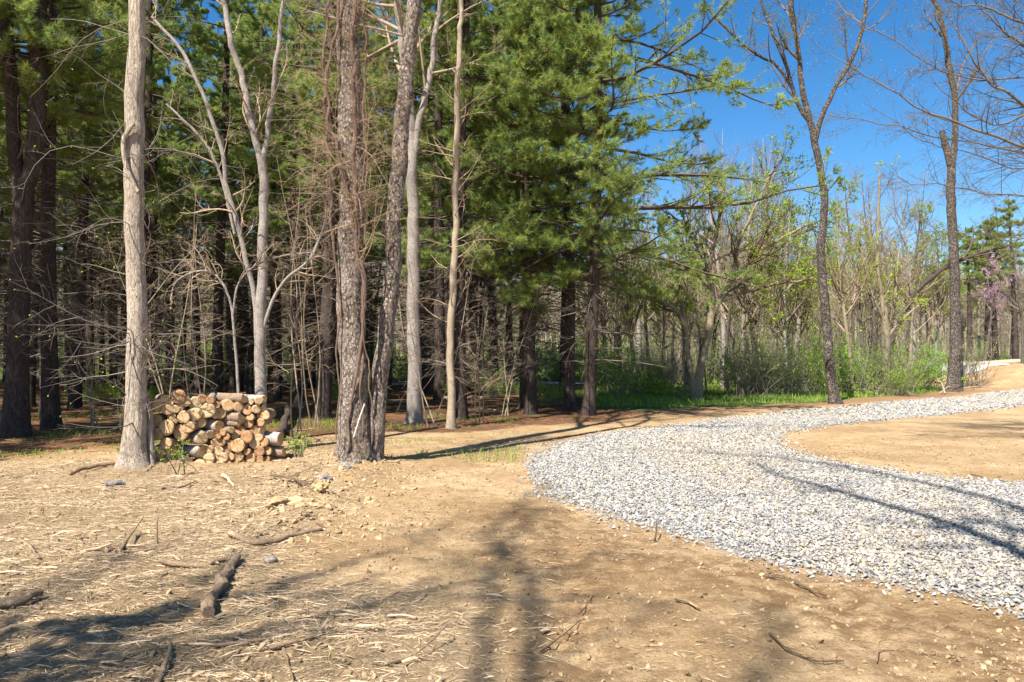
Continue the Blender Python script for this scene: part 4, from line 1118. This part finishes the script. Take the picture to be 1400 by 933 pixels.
mb = MB()
def blades(n, xr_, yr_, hmin, hmax, zone, w=.006, colr=(.8, 1.25)):
    x = ub.uniform(*xr_, n); y = ub.uniform(*yr_, n)
    k = zone(x, y); x, y = x[k], y[k]; n = len(x)
    h = ub.uniform(hmin, hmax, n) * (.55 + .6 * (fbm(x * .9, y * .9, o=2) + .6).clip(0, 1.2))
    z = gz_arr(x, y)
    a = ub.uniform(0, 6.283, n); s = np.stack([np.cos(a), np.sin(a), a * 0], 1) * w
    p = np.stack([x, y, z - .01], 1); t = np.stack([ub.normal(size=n) * .35, ub.normal(size=n) * .35, np.ones(n)], 1) * h[:, None]
    V = np.stack([p - s, p + s, p + t * .55 + s * .7, p + t * .55 - s * .7, p + t + np.array([0, 0, -.12]) * h[:, None]], 1)
    i = np.arange(n)[:, None] * 5
    yel = ub.random((n, 1))
    c = np.where(yel < .8, [[1, 1, 1]], [[1.7, 1.2, 1.2]]) * ub.uniform(*colr, (n, 1))
    mb.add(V.reshape(-1, 3), quads=i + np.array([[0, 1, 2, 3]]), tris=i + np.array([[3, 2, 4]]), col=np.repeat(c, 5, 0))
def z_grass(x, y): return inside(GRASS, x + .3 * fbm(x, y, o=2), y + .5 * fbm(x + 3, y, o=2)) & (ub.random(len(x)) < .35 + .65 * sstep(-.3, .5, fbm(x * .5, y * .5, o=3))) & (np.abs(x) < .75 * y) & ~((x > 21) & (y > 33.) & (y < 50))
blades(95000, (2.5, 32), (23, 38), .06, .24, z_grass, .008)
blades(50000, (2.5, 36), (38, 60), .2, .5, z_grass, .016)
def z_patch(x, y): return inside(PINE, x, y) & (fbm(x * .6 + 11, y * .6, o=3) > .25)
blades(26000, (-14, 3), (12, 24), .04, .14, z_patch, .005)
def z_front(x, y): return (fbm(x * .9 + 31, y * .9, o=3) > .38) & (~inside(GRAVEL, x, y)) & (~inside(STRAW, x, y))
blades(12000, (-9.5, .2), (11.3, 19), .04, .15, z_front, .005)
tag(mb.build('grass', M['grass'], smooth=False), 'fresh green grass along the woods and in thin patches under pines', 'grass', kind='stuff')

# seedlings in the sun by the stack
def seedling(px, py, h, label, seed, n=7, col=(1.2, 1.2, .7)):
    p = on_ground(px, py); rg = np.random.default_rng(seed)
    o = empty('seedling', p, label, 'plant')
    bush_mesh(o, h * .6, h, n, rg, np.array(col), lsize=.03, nl=2)
seedling(184, 640, .42, 'leafy green shoots at the foot of the pale furrowed tree', 601, 8)
seedling(243, 648, .55, 'thin leafy seedling in front of the log stack left half', 602, 3)
seedling(408, 628, .38, 'tuft of bright green leaves right of the log stack', 603, 9)
seedling(153, 556, .4, 'few bright leaves left of the pale furrowed tree', 604, 4) if False else None

# ------------------------------------------------------------------ the log stack
LOGS_L = [(165,200,62,25,'h'),(240,132,42,35,'h'),(392,118,70,22,'r'),(295,175,42,10,'p'),(268,250,58,25,'h'),(358,245,42,25,'p'),(405,222,38,5,'h'),(473,172,44,20,'h'),
 (312,322,44,10,'h'),(345,348,50,30,'s'),(438,330,65,5,'h'),(552,300,76,5,'h'),(572,185,68,25,'p'),(150,365,66,-8,'h'),(150,510,66,-8,'h'),(258,440,79,5,'h'),
 (412,490,82,5,'h'),(495,437,62,0,'h'),(625,387,54,0,'h'),(252,610,62,0,'h'),(308,690,62,0,'h'),(160,705,70,5,'p'),(205,815,66,0,'r'),(645,135,44,25,'r'),
 (725,148,42,18,'r'),(692,260,80,8,'p'),(632,272,36,50,'s'),(640,550,68,42,'p'),(652,693,68,62,'g'),(715,672,44,10,'h'),(712,770,60,0,'h'),(490,765,60,55,'s'),
 (402,832,48,25,'h'),(608,855,76,8,'h'),(735,860,44,0,'h')]
LOGS_R = [(215,205,62,30,'h'),(92,200,38,20,'r'),(130,288,62,15,'p'),(78,306,38,20,'h'),(328,218,52,35,'h'),(392,118,60,66,'S'),(592,136,38,58,'g'),(543,156,42,30,'g'),(450,165,34,10,'p'),
 (415,256,50,5,'r'),(515,246,48,30,'p'),(604,228,42,20,'s'),(606,308,48,5,'h'),(547,310,34,0,'r'),(450,330,38,0,'h'),(360,325,64,70,'S'),(330,392,38,66,'s'),(430,388,54,15,'r'),(122,425,62,60,'g'),
 (250,465,36,50,'h'),(340,468,54,0,'r'),(505,470,56,20,'r'),(578,468,42,58,'g'),(560,385,42,0,'h'),(35,512,46,45,'g'),(155,490,38,0,'r'),(108,536,31,0,'r'),(200,540,36,5,'r'),
 (290,530,42,8,'p'),(410,541,64,0,'r'),(540,546,42,0,'h'),(497,611,54,8,'p'),(592,597,48,0,'r'),(78,600,42,40,'h'),(136,600,44,0,'r'),(232,598,32,0,'r'),(316,632,74,0,'h'),(210,672,46,0,'r'),
 (100,686,60,8,'p'),(545,692,56,0,'r'),(632,686,46,5,'h'),(167,756,50,0,'p'),(240,748,42,0,'h'),(326,752,52,0,'h'),(415,697,36,0,'r'),(80,776,38,0,'p'),(455,768,54,0,'h'),(550,783,42,0,'r'),(625,775,34,0,'r'),
 (120,842,50,0,'p'),(210,828,40,0,'r'),(284,826,40,0,'r'),(370,818,40,0,'h'),(772,560,66,80,'g'),(815,690,54,78,'s'),(880,785,38,86,'b')]
logs = [(195 + a / 7.78, 528 + b / 7.78, r / 7.78, y, t) for a, b, r, y, t in LOGS_L] + [(285 + a / 7.775, 528 + b / 7.775, r / 7.775, y, t) for a, b, r, y, t in LOGS_R]
lr = np.random.default_rng(21)
def log_at(px, py, rpx, yaw, kind, label):
    D_ = 10.85 + (px - 205) / 190 * .75 + lr.normal() * .03
    c = at(px, py, D_); r = rpx / F * D_ * 1.02
    L = {'S': .42, 's': .38, 'g': .46}.get(kind, .44) * lr.uniform(.9, 1.1)
    if yaw > 75: L *= .72
    a = R(yaw + lr.normal() * 3); tl = lr.normal() * .03
    ax = nrm(np.array([math.sin(a), -math.cos(a), tl]))     # towards the cut face that shows
    k = 26
    th = np.arange(k) / k * 2 * math.pi
    ov = 1 + .05 * np.cos(th * 2 + lr.uniform(0, 6)) + .03 * np.cos(th * 3 + lr.uniform(0, 6)) + .012 * lr.normal(size=k)
    split = kind in 'sS'
    # local frame: Y runs along the log from face to back
    px_ = r * ov * np.cos(th); pz_ = r * ov * np.sin(th)
    if split:
        cut = -.15 * r; ang = lr.uniform(.3, 1.2) if kind == 's' else 1.1
        nx_, nz_ = math.cos(ang), math.sin(ang)
        dd = px_ * nx_ + pz_ * nz_
        ex = np.maximum(dd - r * .25, 0)
        px_ = px_ - nx_ * ex; pz_ = pz_ - nz_ * ex
        onf = ex > 1e-5
    ns = 9
    V = np.zeros((ns, k, 3))
    for i in range(ns):
        t = i / (ns - 1)
        s = 1 + .03 * math.sin(t * 5 + px) + (.02 * lr.normal(size=k) if i else 0)
        if kind == 'b': s = s * (1 - .65 * (1 - t) ** 1.5)
        V[i, :, 0] = px_ * s; V[i, :, 2] = pz_ * s; V[i, :, 1] = t * L
    idx = np.arange(ns * k).reshape(ns, k)
    a_ = idx[:-1]; b_ = np.roll(a_, -1, 1); d_ = idx[1:]; c_ = np.roll(d_, -1, 1)
    Q = np.stack([a_, d_, c_, b_], -1)
    b = MB()
    if split:
        fl = onf & np.roll(onf, -1)
        b.add(V.reshape(-1, 3), quads=Q[:, ~fl].reshape(-1, 4), mi=0)
        b.q.append(Q[:, fl].reshape(-1, 4)); b.qm.append(np.full(len(b.q[-1]), 1))
    else:
        b.add(V.reshape(-1, 3), quads=Q.reshape(-1, 4))
    # back end
    bc = np.vstack([V[-1], [V[-1].mean(0)]])
    b.add(bc, tris=[(i, k, (i + 1) % k) for i in range(k)], mi=1)
    wood = M[{'p': 'wood_pale', 'h': 'wood_honey', 'r': 'wood_red', 's': 'wood_pale', 'S': 'wood_pale', 'g': 'wood_honey', 'b': 'wood_honey'}[kind]]
    bk = M['log_grey'] if kind in 'gp' else M['log_bark']
    if kind == 'r' and lr.random() < .3: bk = M['log_grey']
    o = b.build('firewood_log', [bk, wood])
    o.location = c; o.rotation_euler = (math.asin(-ax[2]) , 0, math.atan2(-ax[0], ax[1]) + math.pi) if False else (tl, 0, a)
    # the cut face: disc with rings of points so that it can be a little uneven
    f = MB(); rings = [0, .35, .7, .95, 1.0]; vv = [np.array([[0, -.004, 0]])]
    for rr_ in rings[1:]:
        yy = -.004 + .003 * lr.normal(size=k) * rr_ if rr_ < 1 else np.full(k, .002)
        sc_ = (1 - .65) if kind == 'b' else 1.
        vv.append(np.stack([px_ * rr_ * sc_ * (1.0 if rr_ < 1 else 1.005), yy, pz_ * rr_ * sc_ * (1.0 if rr_ < 1 else 1.005)], 1))
    tr = [(0, 1 + i, 1 + (i + 1) % k) for i in range(k)]
    qd = [(1 + j*k + i, 1 + (j+1)*k + i, 1 + (j+1)*k + (i+1) % k, 1 + j*k + (i+1) % k) for j in range(3) for i in range(k)]
    f.add(np.vstack(vv), quads=qd, tris=tr, col=np.ones(3) * lr.uniform(.85, 1.12))
    f.build('cut_face', wood, o, smooth=True)
    tag(o, label, 'log', 'cut logs in the firewood stack')
# rows counted from the ground so that every log can be told by its look and its place in the stack
tone = {'p': 'pale-ended', 'h': 'honey-ended', 'r': 'reddish-ended', 's': 'split pale', 'S': 'big split pale', 'g': 'grey-barked', 'b': 'small tapered'}
rows = {}
for i, (px, py, r, yw, t) in enumerate(logs):
    gy_ = 485 + H * F / (10.85 + (px - 205) / 190 * .75)
    rows.setdefault(min(7, int(max(0, (gy_ - py - 4)) // 13.5)), []).append(i)
ordn = ['first', 'second', 'third', 'fourth', 'fifth', 'sixth', 'seventh', 'eighth', 'ninth', 'tenth', 'eleventh', 'twelfth', 'thirteenth', 'fourteenth', 'fifteenth', 'sixteenth', 'seventeenth', 'eighteenth', 'nineteenth', 'twentieth', 'twenty-first', 'twenty-second', 'twenty-third', 'twenty-fourth', 'twenty-fifth']
rown = ['bottom', 'second', 'third', 'fourth', 'fifth', 'sixth', 'seventh', 'top']
for rw, ids in rows.items():
    ids.sort(key=lambda i: logs[i][0])
    for j, i in enumerate(ids):
        px, py, r, yw, t = logs[i]
        sz = 'thick ' if r > 8.3 else ('slim ' if r < 5.3 else '')
        nm = tone[t] if not (t == 'S') else 'big split pale'
        log_at(px, py, r, yw, t, f'{sz}{nm} log, {ordn[j]} from left in the {rown[rw]} row of the stack')

# ------------------------------------------------------------------ single branches and chunks lying about
def stick(pts, rad_, label, name='fallen_branch', m_='stick_bark', seed=0, twigs=0, cat='branch', group=None, lifts=None, rough=.12, tipf=.5, k=10, col=(1.25, 1.22, 1.15)):
    """pts: pixels on the ground"""
    rad = rad_ * (.78 if rad_ < .04 else .9)
    rg = np.random.default_rng(seed + 900)
    W = []
    for i, p in enumerate(pts):
        q = on_ground(*p[:2])
        q[2] += rad * .85 + .012 + (lifts[i] if lifts else 0)
        W.append(q)
    W = np.array(W); base = W.mean(0)
    n = max(10, int(np.linalg.norm(W[-1] - W[0]) / .03)); n = min(n, 70)
    P, rr = dense(W - base, np.linspace(rad, rad * tipf, len(W)), n)
    P = P + np.stack([fbm(np.arange(n) * .3 + seed, np.zeros(n) + kk * 7., o=3) * rad * .35 for kk in range(3)], 1)
    b = MB(); trunk_mesh(b, P, rr, k, rough, (1.5, 8.), 0, seed + .5)
    for e, s in ((0, 0), (-1, 1)):
        ring = b.v[0].reshape(n, k, 3)[e]; cc = ring.mean(0)[None]
        tr = [(i, (i + 1) % k, k) if s else ((i + 1) % k, i, k) for i in range(k)]
        b.add(np.vstack([ring, cc]), tris=tr)
    if twigs:
        P1, R1 = stem_to_multi(P, rr, 8)
        P2, R2 = spawn(P1, R1, twigs, .25, 1., 42, .4, m=5, wander=.4, up=.0, rs=.6, rg=rg, planar=.85)
        gzv = gz_arr((P2[..., 0] + base[0]).ravel(), (P2[..., 1] + base[1]).ravel()).reshape(P2.shape[:2]) - base[2]
        P2[..., 2] = np.maximum(P2[..., 2], gzv + .004)
        tubes(b, P2, R2, 5)
    b.c = [np.ones_like(c_) * np.array(col) for c_ in b.c]
    o = b.build(name, M[m_], loc=base)
    return tag(o, label, cat, group)
stick([(287,852),(300,815),(312,790),(324,772)], .043, 'thick broken bark-covered branch lying across the straw', seed=1, tipf=.7, rough=.42, k=20)
stick([(318,738),(355,743),(395,737),(440,728)], .038, 'long brown branch lying below the dug soil ridge', seed=2, twigs=2)
stick([(225,774),(270,777),(318,775)], .032, 'straight branch whose end touches the thick broken branch', seed=3)
stick([(-25,838),(20,828),(62,815)], .040, 'thick grey-brown chunk of wood in the shade at the left edge', seed=4, tipf=.7, rough=.25, k=14, name='wood_chunk', cat='wood')
stick([(145,666),(158,665),(173,663)], .045, 'short dark grey log piece lying near the pale furrowed tree', seed=5, tipf=.85, name='wood_chunk', cat='wood', m_='log_grey', col=(.6, .6, .65))
stick([(112,756),(130,752),(152,749)], .022, 'pale split sliver beside the small heap of sticks', seed=6, name='wood_chunk', cat='wood', m_='chip', col=(1.1, 1.05, .95))
stick([(150,760),(180,752),(215,749)], .020, 'curved stick along the front of the small heap', seed=7, twigs=2)
stick([(165,755),(182,738),(198,728)], .016, 'pale stick slanting up over the small heap', seed=8, lifts=[0, .06, .12], col=(1.3, 1.25, 1.1))
stick([(216,744),(216.5,742),(217,741)], .014, 'short pale stick standing upright in the heap', seed=9, lifts=[-.02, .1, .2], col=(1.3, 1.25, 1.1))
stick([(30,738),(44,752),(58,766)], .022, 'flat weathered stick left of the small heap', seed=10)
stick([(372,655),(400,670),(425,681)], .022, 'dark forked branch lying in front of the twin scaly trunk', seed=11, twigs=5, lifts=[.02, .04, .0], col=(.7, .65, .6))
stick([(372,672),(398,676),(420,679)], .016, 'thin grey stick lying beside the dark forked branch', seed=12, col=(1.1, 1.1, 1.1))
stick([(305,655),(312,658),(322,663)], .035, 'bright pale wood chip in front of the log stack', seed=13, name='wood_chunk', cat='wood', m_='chip', col=(1.15, 1.08, .95))
stick([(220,672),(245,667),(270,660)], .024, 'brown stick lying in front of the log stack', seed=14, twigs=1)
stick([(372,893),(415,885),(456,872)], .014, 'pale peeled stick near the bottom edge', seed=15, col=(1.4, 1.3, 1.15))
stick([(295,892),(330,888),(372,880)], .013, 'thin straight stick left of the pale peeled stick', seed=16, twigs=2)
stick([(388,885),(396,905),(404,940)], .012, 'tan stick pointing down out of the bottom edge', seed=17, col=(1.2, 1.1, 1.))
stick([(218,938),(228,915),(236,892)], .022, 'short stubby stick at the bottom edge', seed=18)
stick([(530,903),(570,897),(612,878)], .012, 'thin twiggy branch with raised tip near bottom centre', seed=19, twigs=5, lifts=[0, .02, .08])
stick([(1196,903),(1202,886),(1245,893),(1310,915)], .005, 'thin looping twig at the lower right', seed=20, lifts=[0, .05, .04, 0], col=(1.1, 1., .9))
stick([(1044,790),(1057,793),(1071,797)], .016, 'short dark stick near the gravel edge', seed=21, col=(.6, .55, .5))
stick([(1084,798),(1105,805),(1128,813)], .013, 'dark bent stick right of the short dark stick', seed=22, col=(.6, .55, .5))
stick([(922,818),(938,827),(954,836)], .014, 'pale straight stick on the bare soil at centre right', seed=23, col=(1.4, 1.3, 1.1))
stick([(1050,868),(1075,890),(1110,905),(1150,902)], .008, 'dark root-like branch lying at the lower right', seed=24, twigs=7, col=(.55, .5, .45))
stick([(738,895),(770,870),(792,850)], .006, 'dark forked twig at the bottom centre', seed=25, twigs=6, lifts=[0, .03, .0], col=(.6, .55, .5))
stick([(790,838),(800,830),(812,812)], .006, 'small dark twig beyond the dark forked twig', seed=26, twigs=4, col=(.6, .55, .5))
stick([(893,741),(896,737),(897,733)], .012, 'small dark twig stuck upright by the gravel edge', seed=27, lifts=[-.02, .06, .14], col=(.5, .45, .4))
stick([(375,592),(400,590),(432,588)], .03, 'pale bare pole lying on the shaded pine floor', seed=28, col=(1.5, 1.4, 1.25))
stick([(95,652),(140,646),(190,640)], .04, 'half-buried pale pole left of the pale furrowed tree', seed=29, col=(1.3, 1.2, 1.05))
stick([(1172,643),(1190,646),(1222,652)], .010, 'thin dark stick at the rim of the gravel', seed=30, col=(.6, .5, .45)) 
stick([(1325,650),(1337,652),(1350,655)], .012, 'short dark stick lying on the far sand', seed=31, col=(.5, .45, .4))
stick([(497,640),(492,600),(499,560)], .011, 'whitish stick leaning against the twin scaly trunk', seed=32, col=(1.9, 1.9, 1.85), lifts=[0,0,0]) if False else None
stick([(385,600),(402,560),(430,545)], .09, 'dark dead trunk leaning among the pines behind the log stack', seed=33, lifts=[0, .35, .8], m_='bark_pine', cat='fallen log', name='fallen_log', k=14)
pf = np.random.default_rng(91)
for i in range(12):
    px0 = pf.uniform(-20, 700); py0 = pf.uniform(548, 590) if px0 < 420 else pf.uniform(535, 566)
    dx = pf.uniform(25, 70) * (1 if pf.random() < .5 else -1)
    stick([(px0, py0), (px0 + dx * .5, py0 + pf.uniform(-2, 2)), (px0 + dx, py0 + pf.uniform(-4, 4))], pf.uniform(.035, .08), 'dead branch lying on the shaded needle floor of the pine stand', seed=40 + i, twigs=4, group='dead branches on the pine floor', lifts=[0, .05, .1], m_='stick_bark')
b_ = MB()
def leaner():
    q = np.array([at(484, 598, DB - .4), at(491, 575, DB - .33), at(499, 552, DB - .27)])
    P, rr = dense(q - q[0], np.array([.012, .012, .010]), 16)
    trunk_mesh(b_, P, rr, 8, .08, (2, 5), 0, 2.)
    b_.c = [np.ones_like(c) * 1.7 for c in b_.c]
    q0 = q[0]
    o = b_.build('stick', M['bark_grey'], loc=q0)
    tag(o, 'whitish stick leaning against the twin scaly trunk', 'stick')
leaner()
# cut branches heaped at the wood's edge by the speckled tree
hp = np.random.default_rng(55)
for i in range(22):
    px = hp.uniform(1225, 1305); py = hp.uniform(528, 540)
    p = on_ground(px, py); L = hp.uniform(1., 2.8); a = hp.uniform(0, 6.28); e = hp.uniform(0, .45)
    d = np.array([math.cos(a) * math.cos(e), .6 * math.sin(a) * math.cos(e), math.sin(e)])
    q = np.array([p + [0, 0, .03], p + d * L * .5 + [0, 0, hp.uniform(0, .4)], p + d * L + [0, 0, hp.uniform(-.1, .3)]])
    q[:, 2] = np.maximum(q[:, 2], p[2] + .03)
    P, rr = dense(q - p, np.array([.03, .022, .01]) * hp.uniform(.7, 1.3), 16)
    b = MB(); trunk_mesh(b, P, rr, 7, .08, (2, 4), 0, i * 1.3)
    P1, R1 = stem_to_multi(P, rr, 8); P2, R2 = spawn(P1, R1, 5, .3, 1., 40, .4, m=5, wander=.4, up=.1, rs=.6, rg=hp); tubes(b, P2, R2, 4)
    b.c = [np.ones_like(c) * hp.uniform(.8, 1.5) for c in b.c]
    tag(b.build('cut_branch', M['stick_bark'], loc=p), 'cut branch in the tangled heap left of the speckled tree', 'branch', 'heap of cut branches')

q = np.array([[24.2, 40.6, 0], [26.4, 39.6, 0], [28.6, 38.6, 0]]); q[:, 2] = gz_arr(q[:, 0], q[:, 1]) + .16
b = MB(); P, rr = dense(q - q[0], np.array([.13, .12, .10]), 24); trunk_mesh(b, P, rr, 12, .06, (2, 3), 0, 7.)
for e, fl in ((0, 0), (-1, 1)):
    ring = b.v[0].reshape(24, 12, 3)[e]
    b.add(np.vstack([ring, ring.mean(0)[None]]), tris=[((i, (i + 1) % 12, 12) if fl else ((i + 1) % 12, i, 12)) for i in range(12)])
b.c = [np.ones_like(c_) * 1.3 for c_ in b.c]
tag(b.build('fallen_log', M['bark_tan'], loc=q[0]), 'pale fallen log lying along the top of the dirt bank', 'log')
# ------------------------------------------------------------------ far drive on the bank and the far road behind the pines
def strip(name, poly, label, m_, zoff):
    b = MB(); P = np.array(poly, float); n = 40
    A = catmull(P[:, 0], n); B = catmull(P[:, 1], n); rows_ = []
    for t in np.linspace(0, 1, 9):
        q = A * (1 - t) + B * t
        rows_.append(np.stack([q[:, 0], q[:, 1], gz_arr(q[:, 0], q[:, 1]) + zoff], 1))
    V = np.array(rows_); i = np.arange(9 * n).reshape(9, n)
    b.add(V.reshape(-1, 3), quads=np.stack([i[:-1, :-1], i[:-1, 1:], i[1:, 1:], i[1:, :-1]], -1).reshape(-1, 4))
    o = b.build(name, m_)
    return tag(o, label, 'road', kind='structure')
m_, nt = mat('far_gravel'); g = N(nt)
g.out(g.ramp(g.noise(g.coords(), 14, 5, .7), [(.3, (.34, .34, .34)), (.7, (.56, .55, .53))]), .95, g.noise(g.coords(), 40, 3), .6, .02)
strip('far_drive', [[(23.5, 39.4), (23.5, 45.5)], [(30, 37.8), (30, 44)], [(37, 36.2), (37, 42.5)], [(48, 33.5), (48, 40)]], 'pale gravel drive on top of the dirt bank', m_, .03)
strip('far_road', [[(-14, 40.3), (-14, 43)], [(0, 40.2), (0, 43)], [(10, 41.), (10, 43.6)], [(17, 42), (17, 44.5)]], 'pale road strip glimpsed behind the pine trunks', m_, .05)

# ------------------------------------------------------------------ trees behind the camera that throw the streaks of shade
SB = 'bare trees standing behind the viewpoint'
for i, (x_, y_, h_, r_, k_, rz) in enumerate(((-6.6, -2.2, 15, .15, 301, .4), (-11.5, -4, 15, .2, 301, 3.))):
    o = empty('bare_tree', (x_, y_, gz(x_, y_)), 'bare tree behind the viewpoint whose shadow streaks the foreground soil', 'tree', SB)
    bare_mesh(o, h_, r_, np.random.default_rng(700 + i), leaf=dict(n=1, size=.05, col=(1, 1, .8)), tw=(1, 1, 1), lowb=.45)
    o.rotation_euler[2] = rz
def leaning(stems, seed, n1=12):
    rg = np.random.default_rng(seed)
    b0 = np.array(stems[0][0][0]); b0[2] = gz(b0[0], b0[1])
    o = empty('bare_tree', b0, 'leaning bare tree behind the viewpoint, its limbs shading soil and gravel', 'tree', SB)
    mt = MB(); mbb = MB()
    for i, (pts, r0, r1) in enumerate(stems):
        P, rr = dense(np.array(pts, float) - b0 - [0, 0, .05 if i == 0 else 0], np.linspace(r0, r1, len(pts)), 70)
        P = P + np.minimum(1, np.linspace(0, 4, 70))[:, None] * np.stack([fbm(np.arange(70) * .12 + i * 5, np.zeros(70) + k * 3., o=3) * .10 for k in range(3)], 1)
        trunk_mesh(mt, P, rr, 14, .05, (2, 1.), .3 if i == 0 else 0, seed + i)
        P1, R1 = stem_to_multi(P, rr, 14)
        twig_levels(mbb, P1, R1, [sp(n1, 1.6, 48, 8, .4, .2, t0=.4 if i == 0 else .15, absolute=True, rs=.45, k=4), sp(6, .45, 42, 6, .4, .1), sp(4, .5, 40, 4, .4, .1)], rg)
    mt.build('trunk', M['bark_dark'], o); mbb.build('crown', M['dead_twig'], o)
leaning([([(1.5, -1.2, 0), (1.2, -.9, 5), (0, -.44, 10), (-2.1, -.2, 14), (-3.5, 0, 17)], .12, .03),
         ([(.5, -.65, 8), (-.6, -1.5, 14), (-3.1, -.55, 18), (-6.8, -1., 21)], .085, .025),
         ([(1.25, -.9, 4.5), (1.4, -1.6, 7), (1.0, -2.4, 10), (.2, -3.2, 14)], .06, .02)], 71, 20)
leaning([([(-3.0, -5.6, 0), (-3.5, -5.4, 4), (-4.3, -5.1, 9), (-5.3, -4.9, 13), (-7.0, -5.2, 17), (-8., -5.4, 20)], .075, .035), ([(-4.6, -5.05, 10), (-4.9, -6.2, 14), (-5.9, -7.2, 18)], .05, .02), ([(-4.9, -5., 11.5), (-6.4, -3.8, 15), (-7.4, -3.0, 19)], .045, .02)], 72, 22)
copy_tree(protos[1], (-4.75, .75, gz(-4.75, .75)), 1., .385, 'young pine behind the viewpoint shading the lower left straw', 'young pine behind the viewpoint')

# ------------------------------------------------------------------ light, sky, camera
SUN_EL, SUN_AZ = 52., math.atan2(-.53, -.85)         # the sun stands behind the viewpoint, to the left
s_dir = Vector((math.sin(SUN_AZ) * math.cos(R(SUN_EL)), math.cos(SUN_AZ) * math.cos(R(SUN_EL)), math.sin(R(SUN_EL))))
l = bpy.data.lights.new('sun', 'SUN'); l.energy = 4.9; l.angle = R(.53); l.color = (1, .95, .87)
lo = bpy.data.objects.new('sun', l); COL.objects.link(lo)
lo.rotation_euler = s_dir.to_track_quat('Z', 'Y').to_euler()
w = bpy.data.worlds.new('World'); sc.world = w; w.use_nodes = True
nt = w.node_tree; nt.nodes.clear(); g = N(nt)
sky = g.n('ShaderNodeTexSky', sky_type='NISHITA', sun_disc=False)
sky.sun_elevation = R(SUN_EL); sky.sun_rotation = SUN_AZ % (2 * math.pi)
sky.air_density = 1.0; sky.dust_density = .8; sky.ozone_density = 3.0; sky.altitude = 300
hs = g.n('ShaderNodeHueSaturation', ins={'Saturation': 1.36, 'Value': 1.0, 'Color': sky.outputs[0]})
bgd = g.n('ShaderNodeBackground', ins={'Color': hs.outputs[0], 'Strength': .074})
ow = g.n('ShaderNodeOutputWorld'); nt.links.new(bgd.outputs[0], ow.inputs[0])

cam = bpy.data.cameras.new('camera'); co = bpy.data.objects.new('camera', cam); COL.objects.link(co)
cam.sensor_width = 36; cam.lens = F / 1400 * 36; cam.clip_end = 2000; cam.clip_start = .05
co.location = (0, 0, H); co.rotation_euler = (R(90) + math.atan((YH - 466.5) / F), 0, 0)
sc.camera = co
sc.view_settings.view_transform = 'Standard'; sc.view_settings.look = 'None'
sc.view_settings.exposure = 1.27; sc.view_settings.gamma = 1; sc.view_settings.use_curve_mapping = False
sc.cycles.max_bounces = 6; sc.cycles.diffuse_bounces = 3; sc.cycles.glossy_bounces = 2; sc.cycles.transmission_bounces = 3
sc.cycles.use_denoising = True
tot = sum(len(me.polygons) for me in bpy.data.meshes)
print('unique faces', tot, 'objects', len(sc.objects))
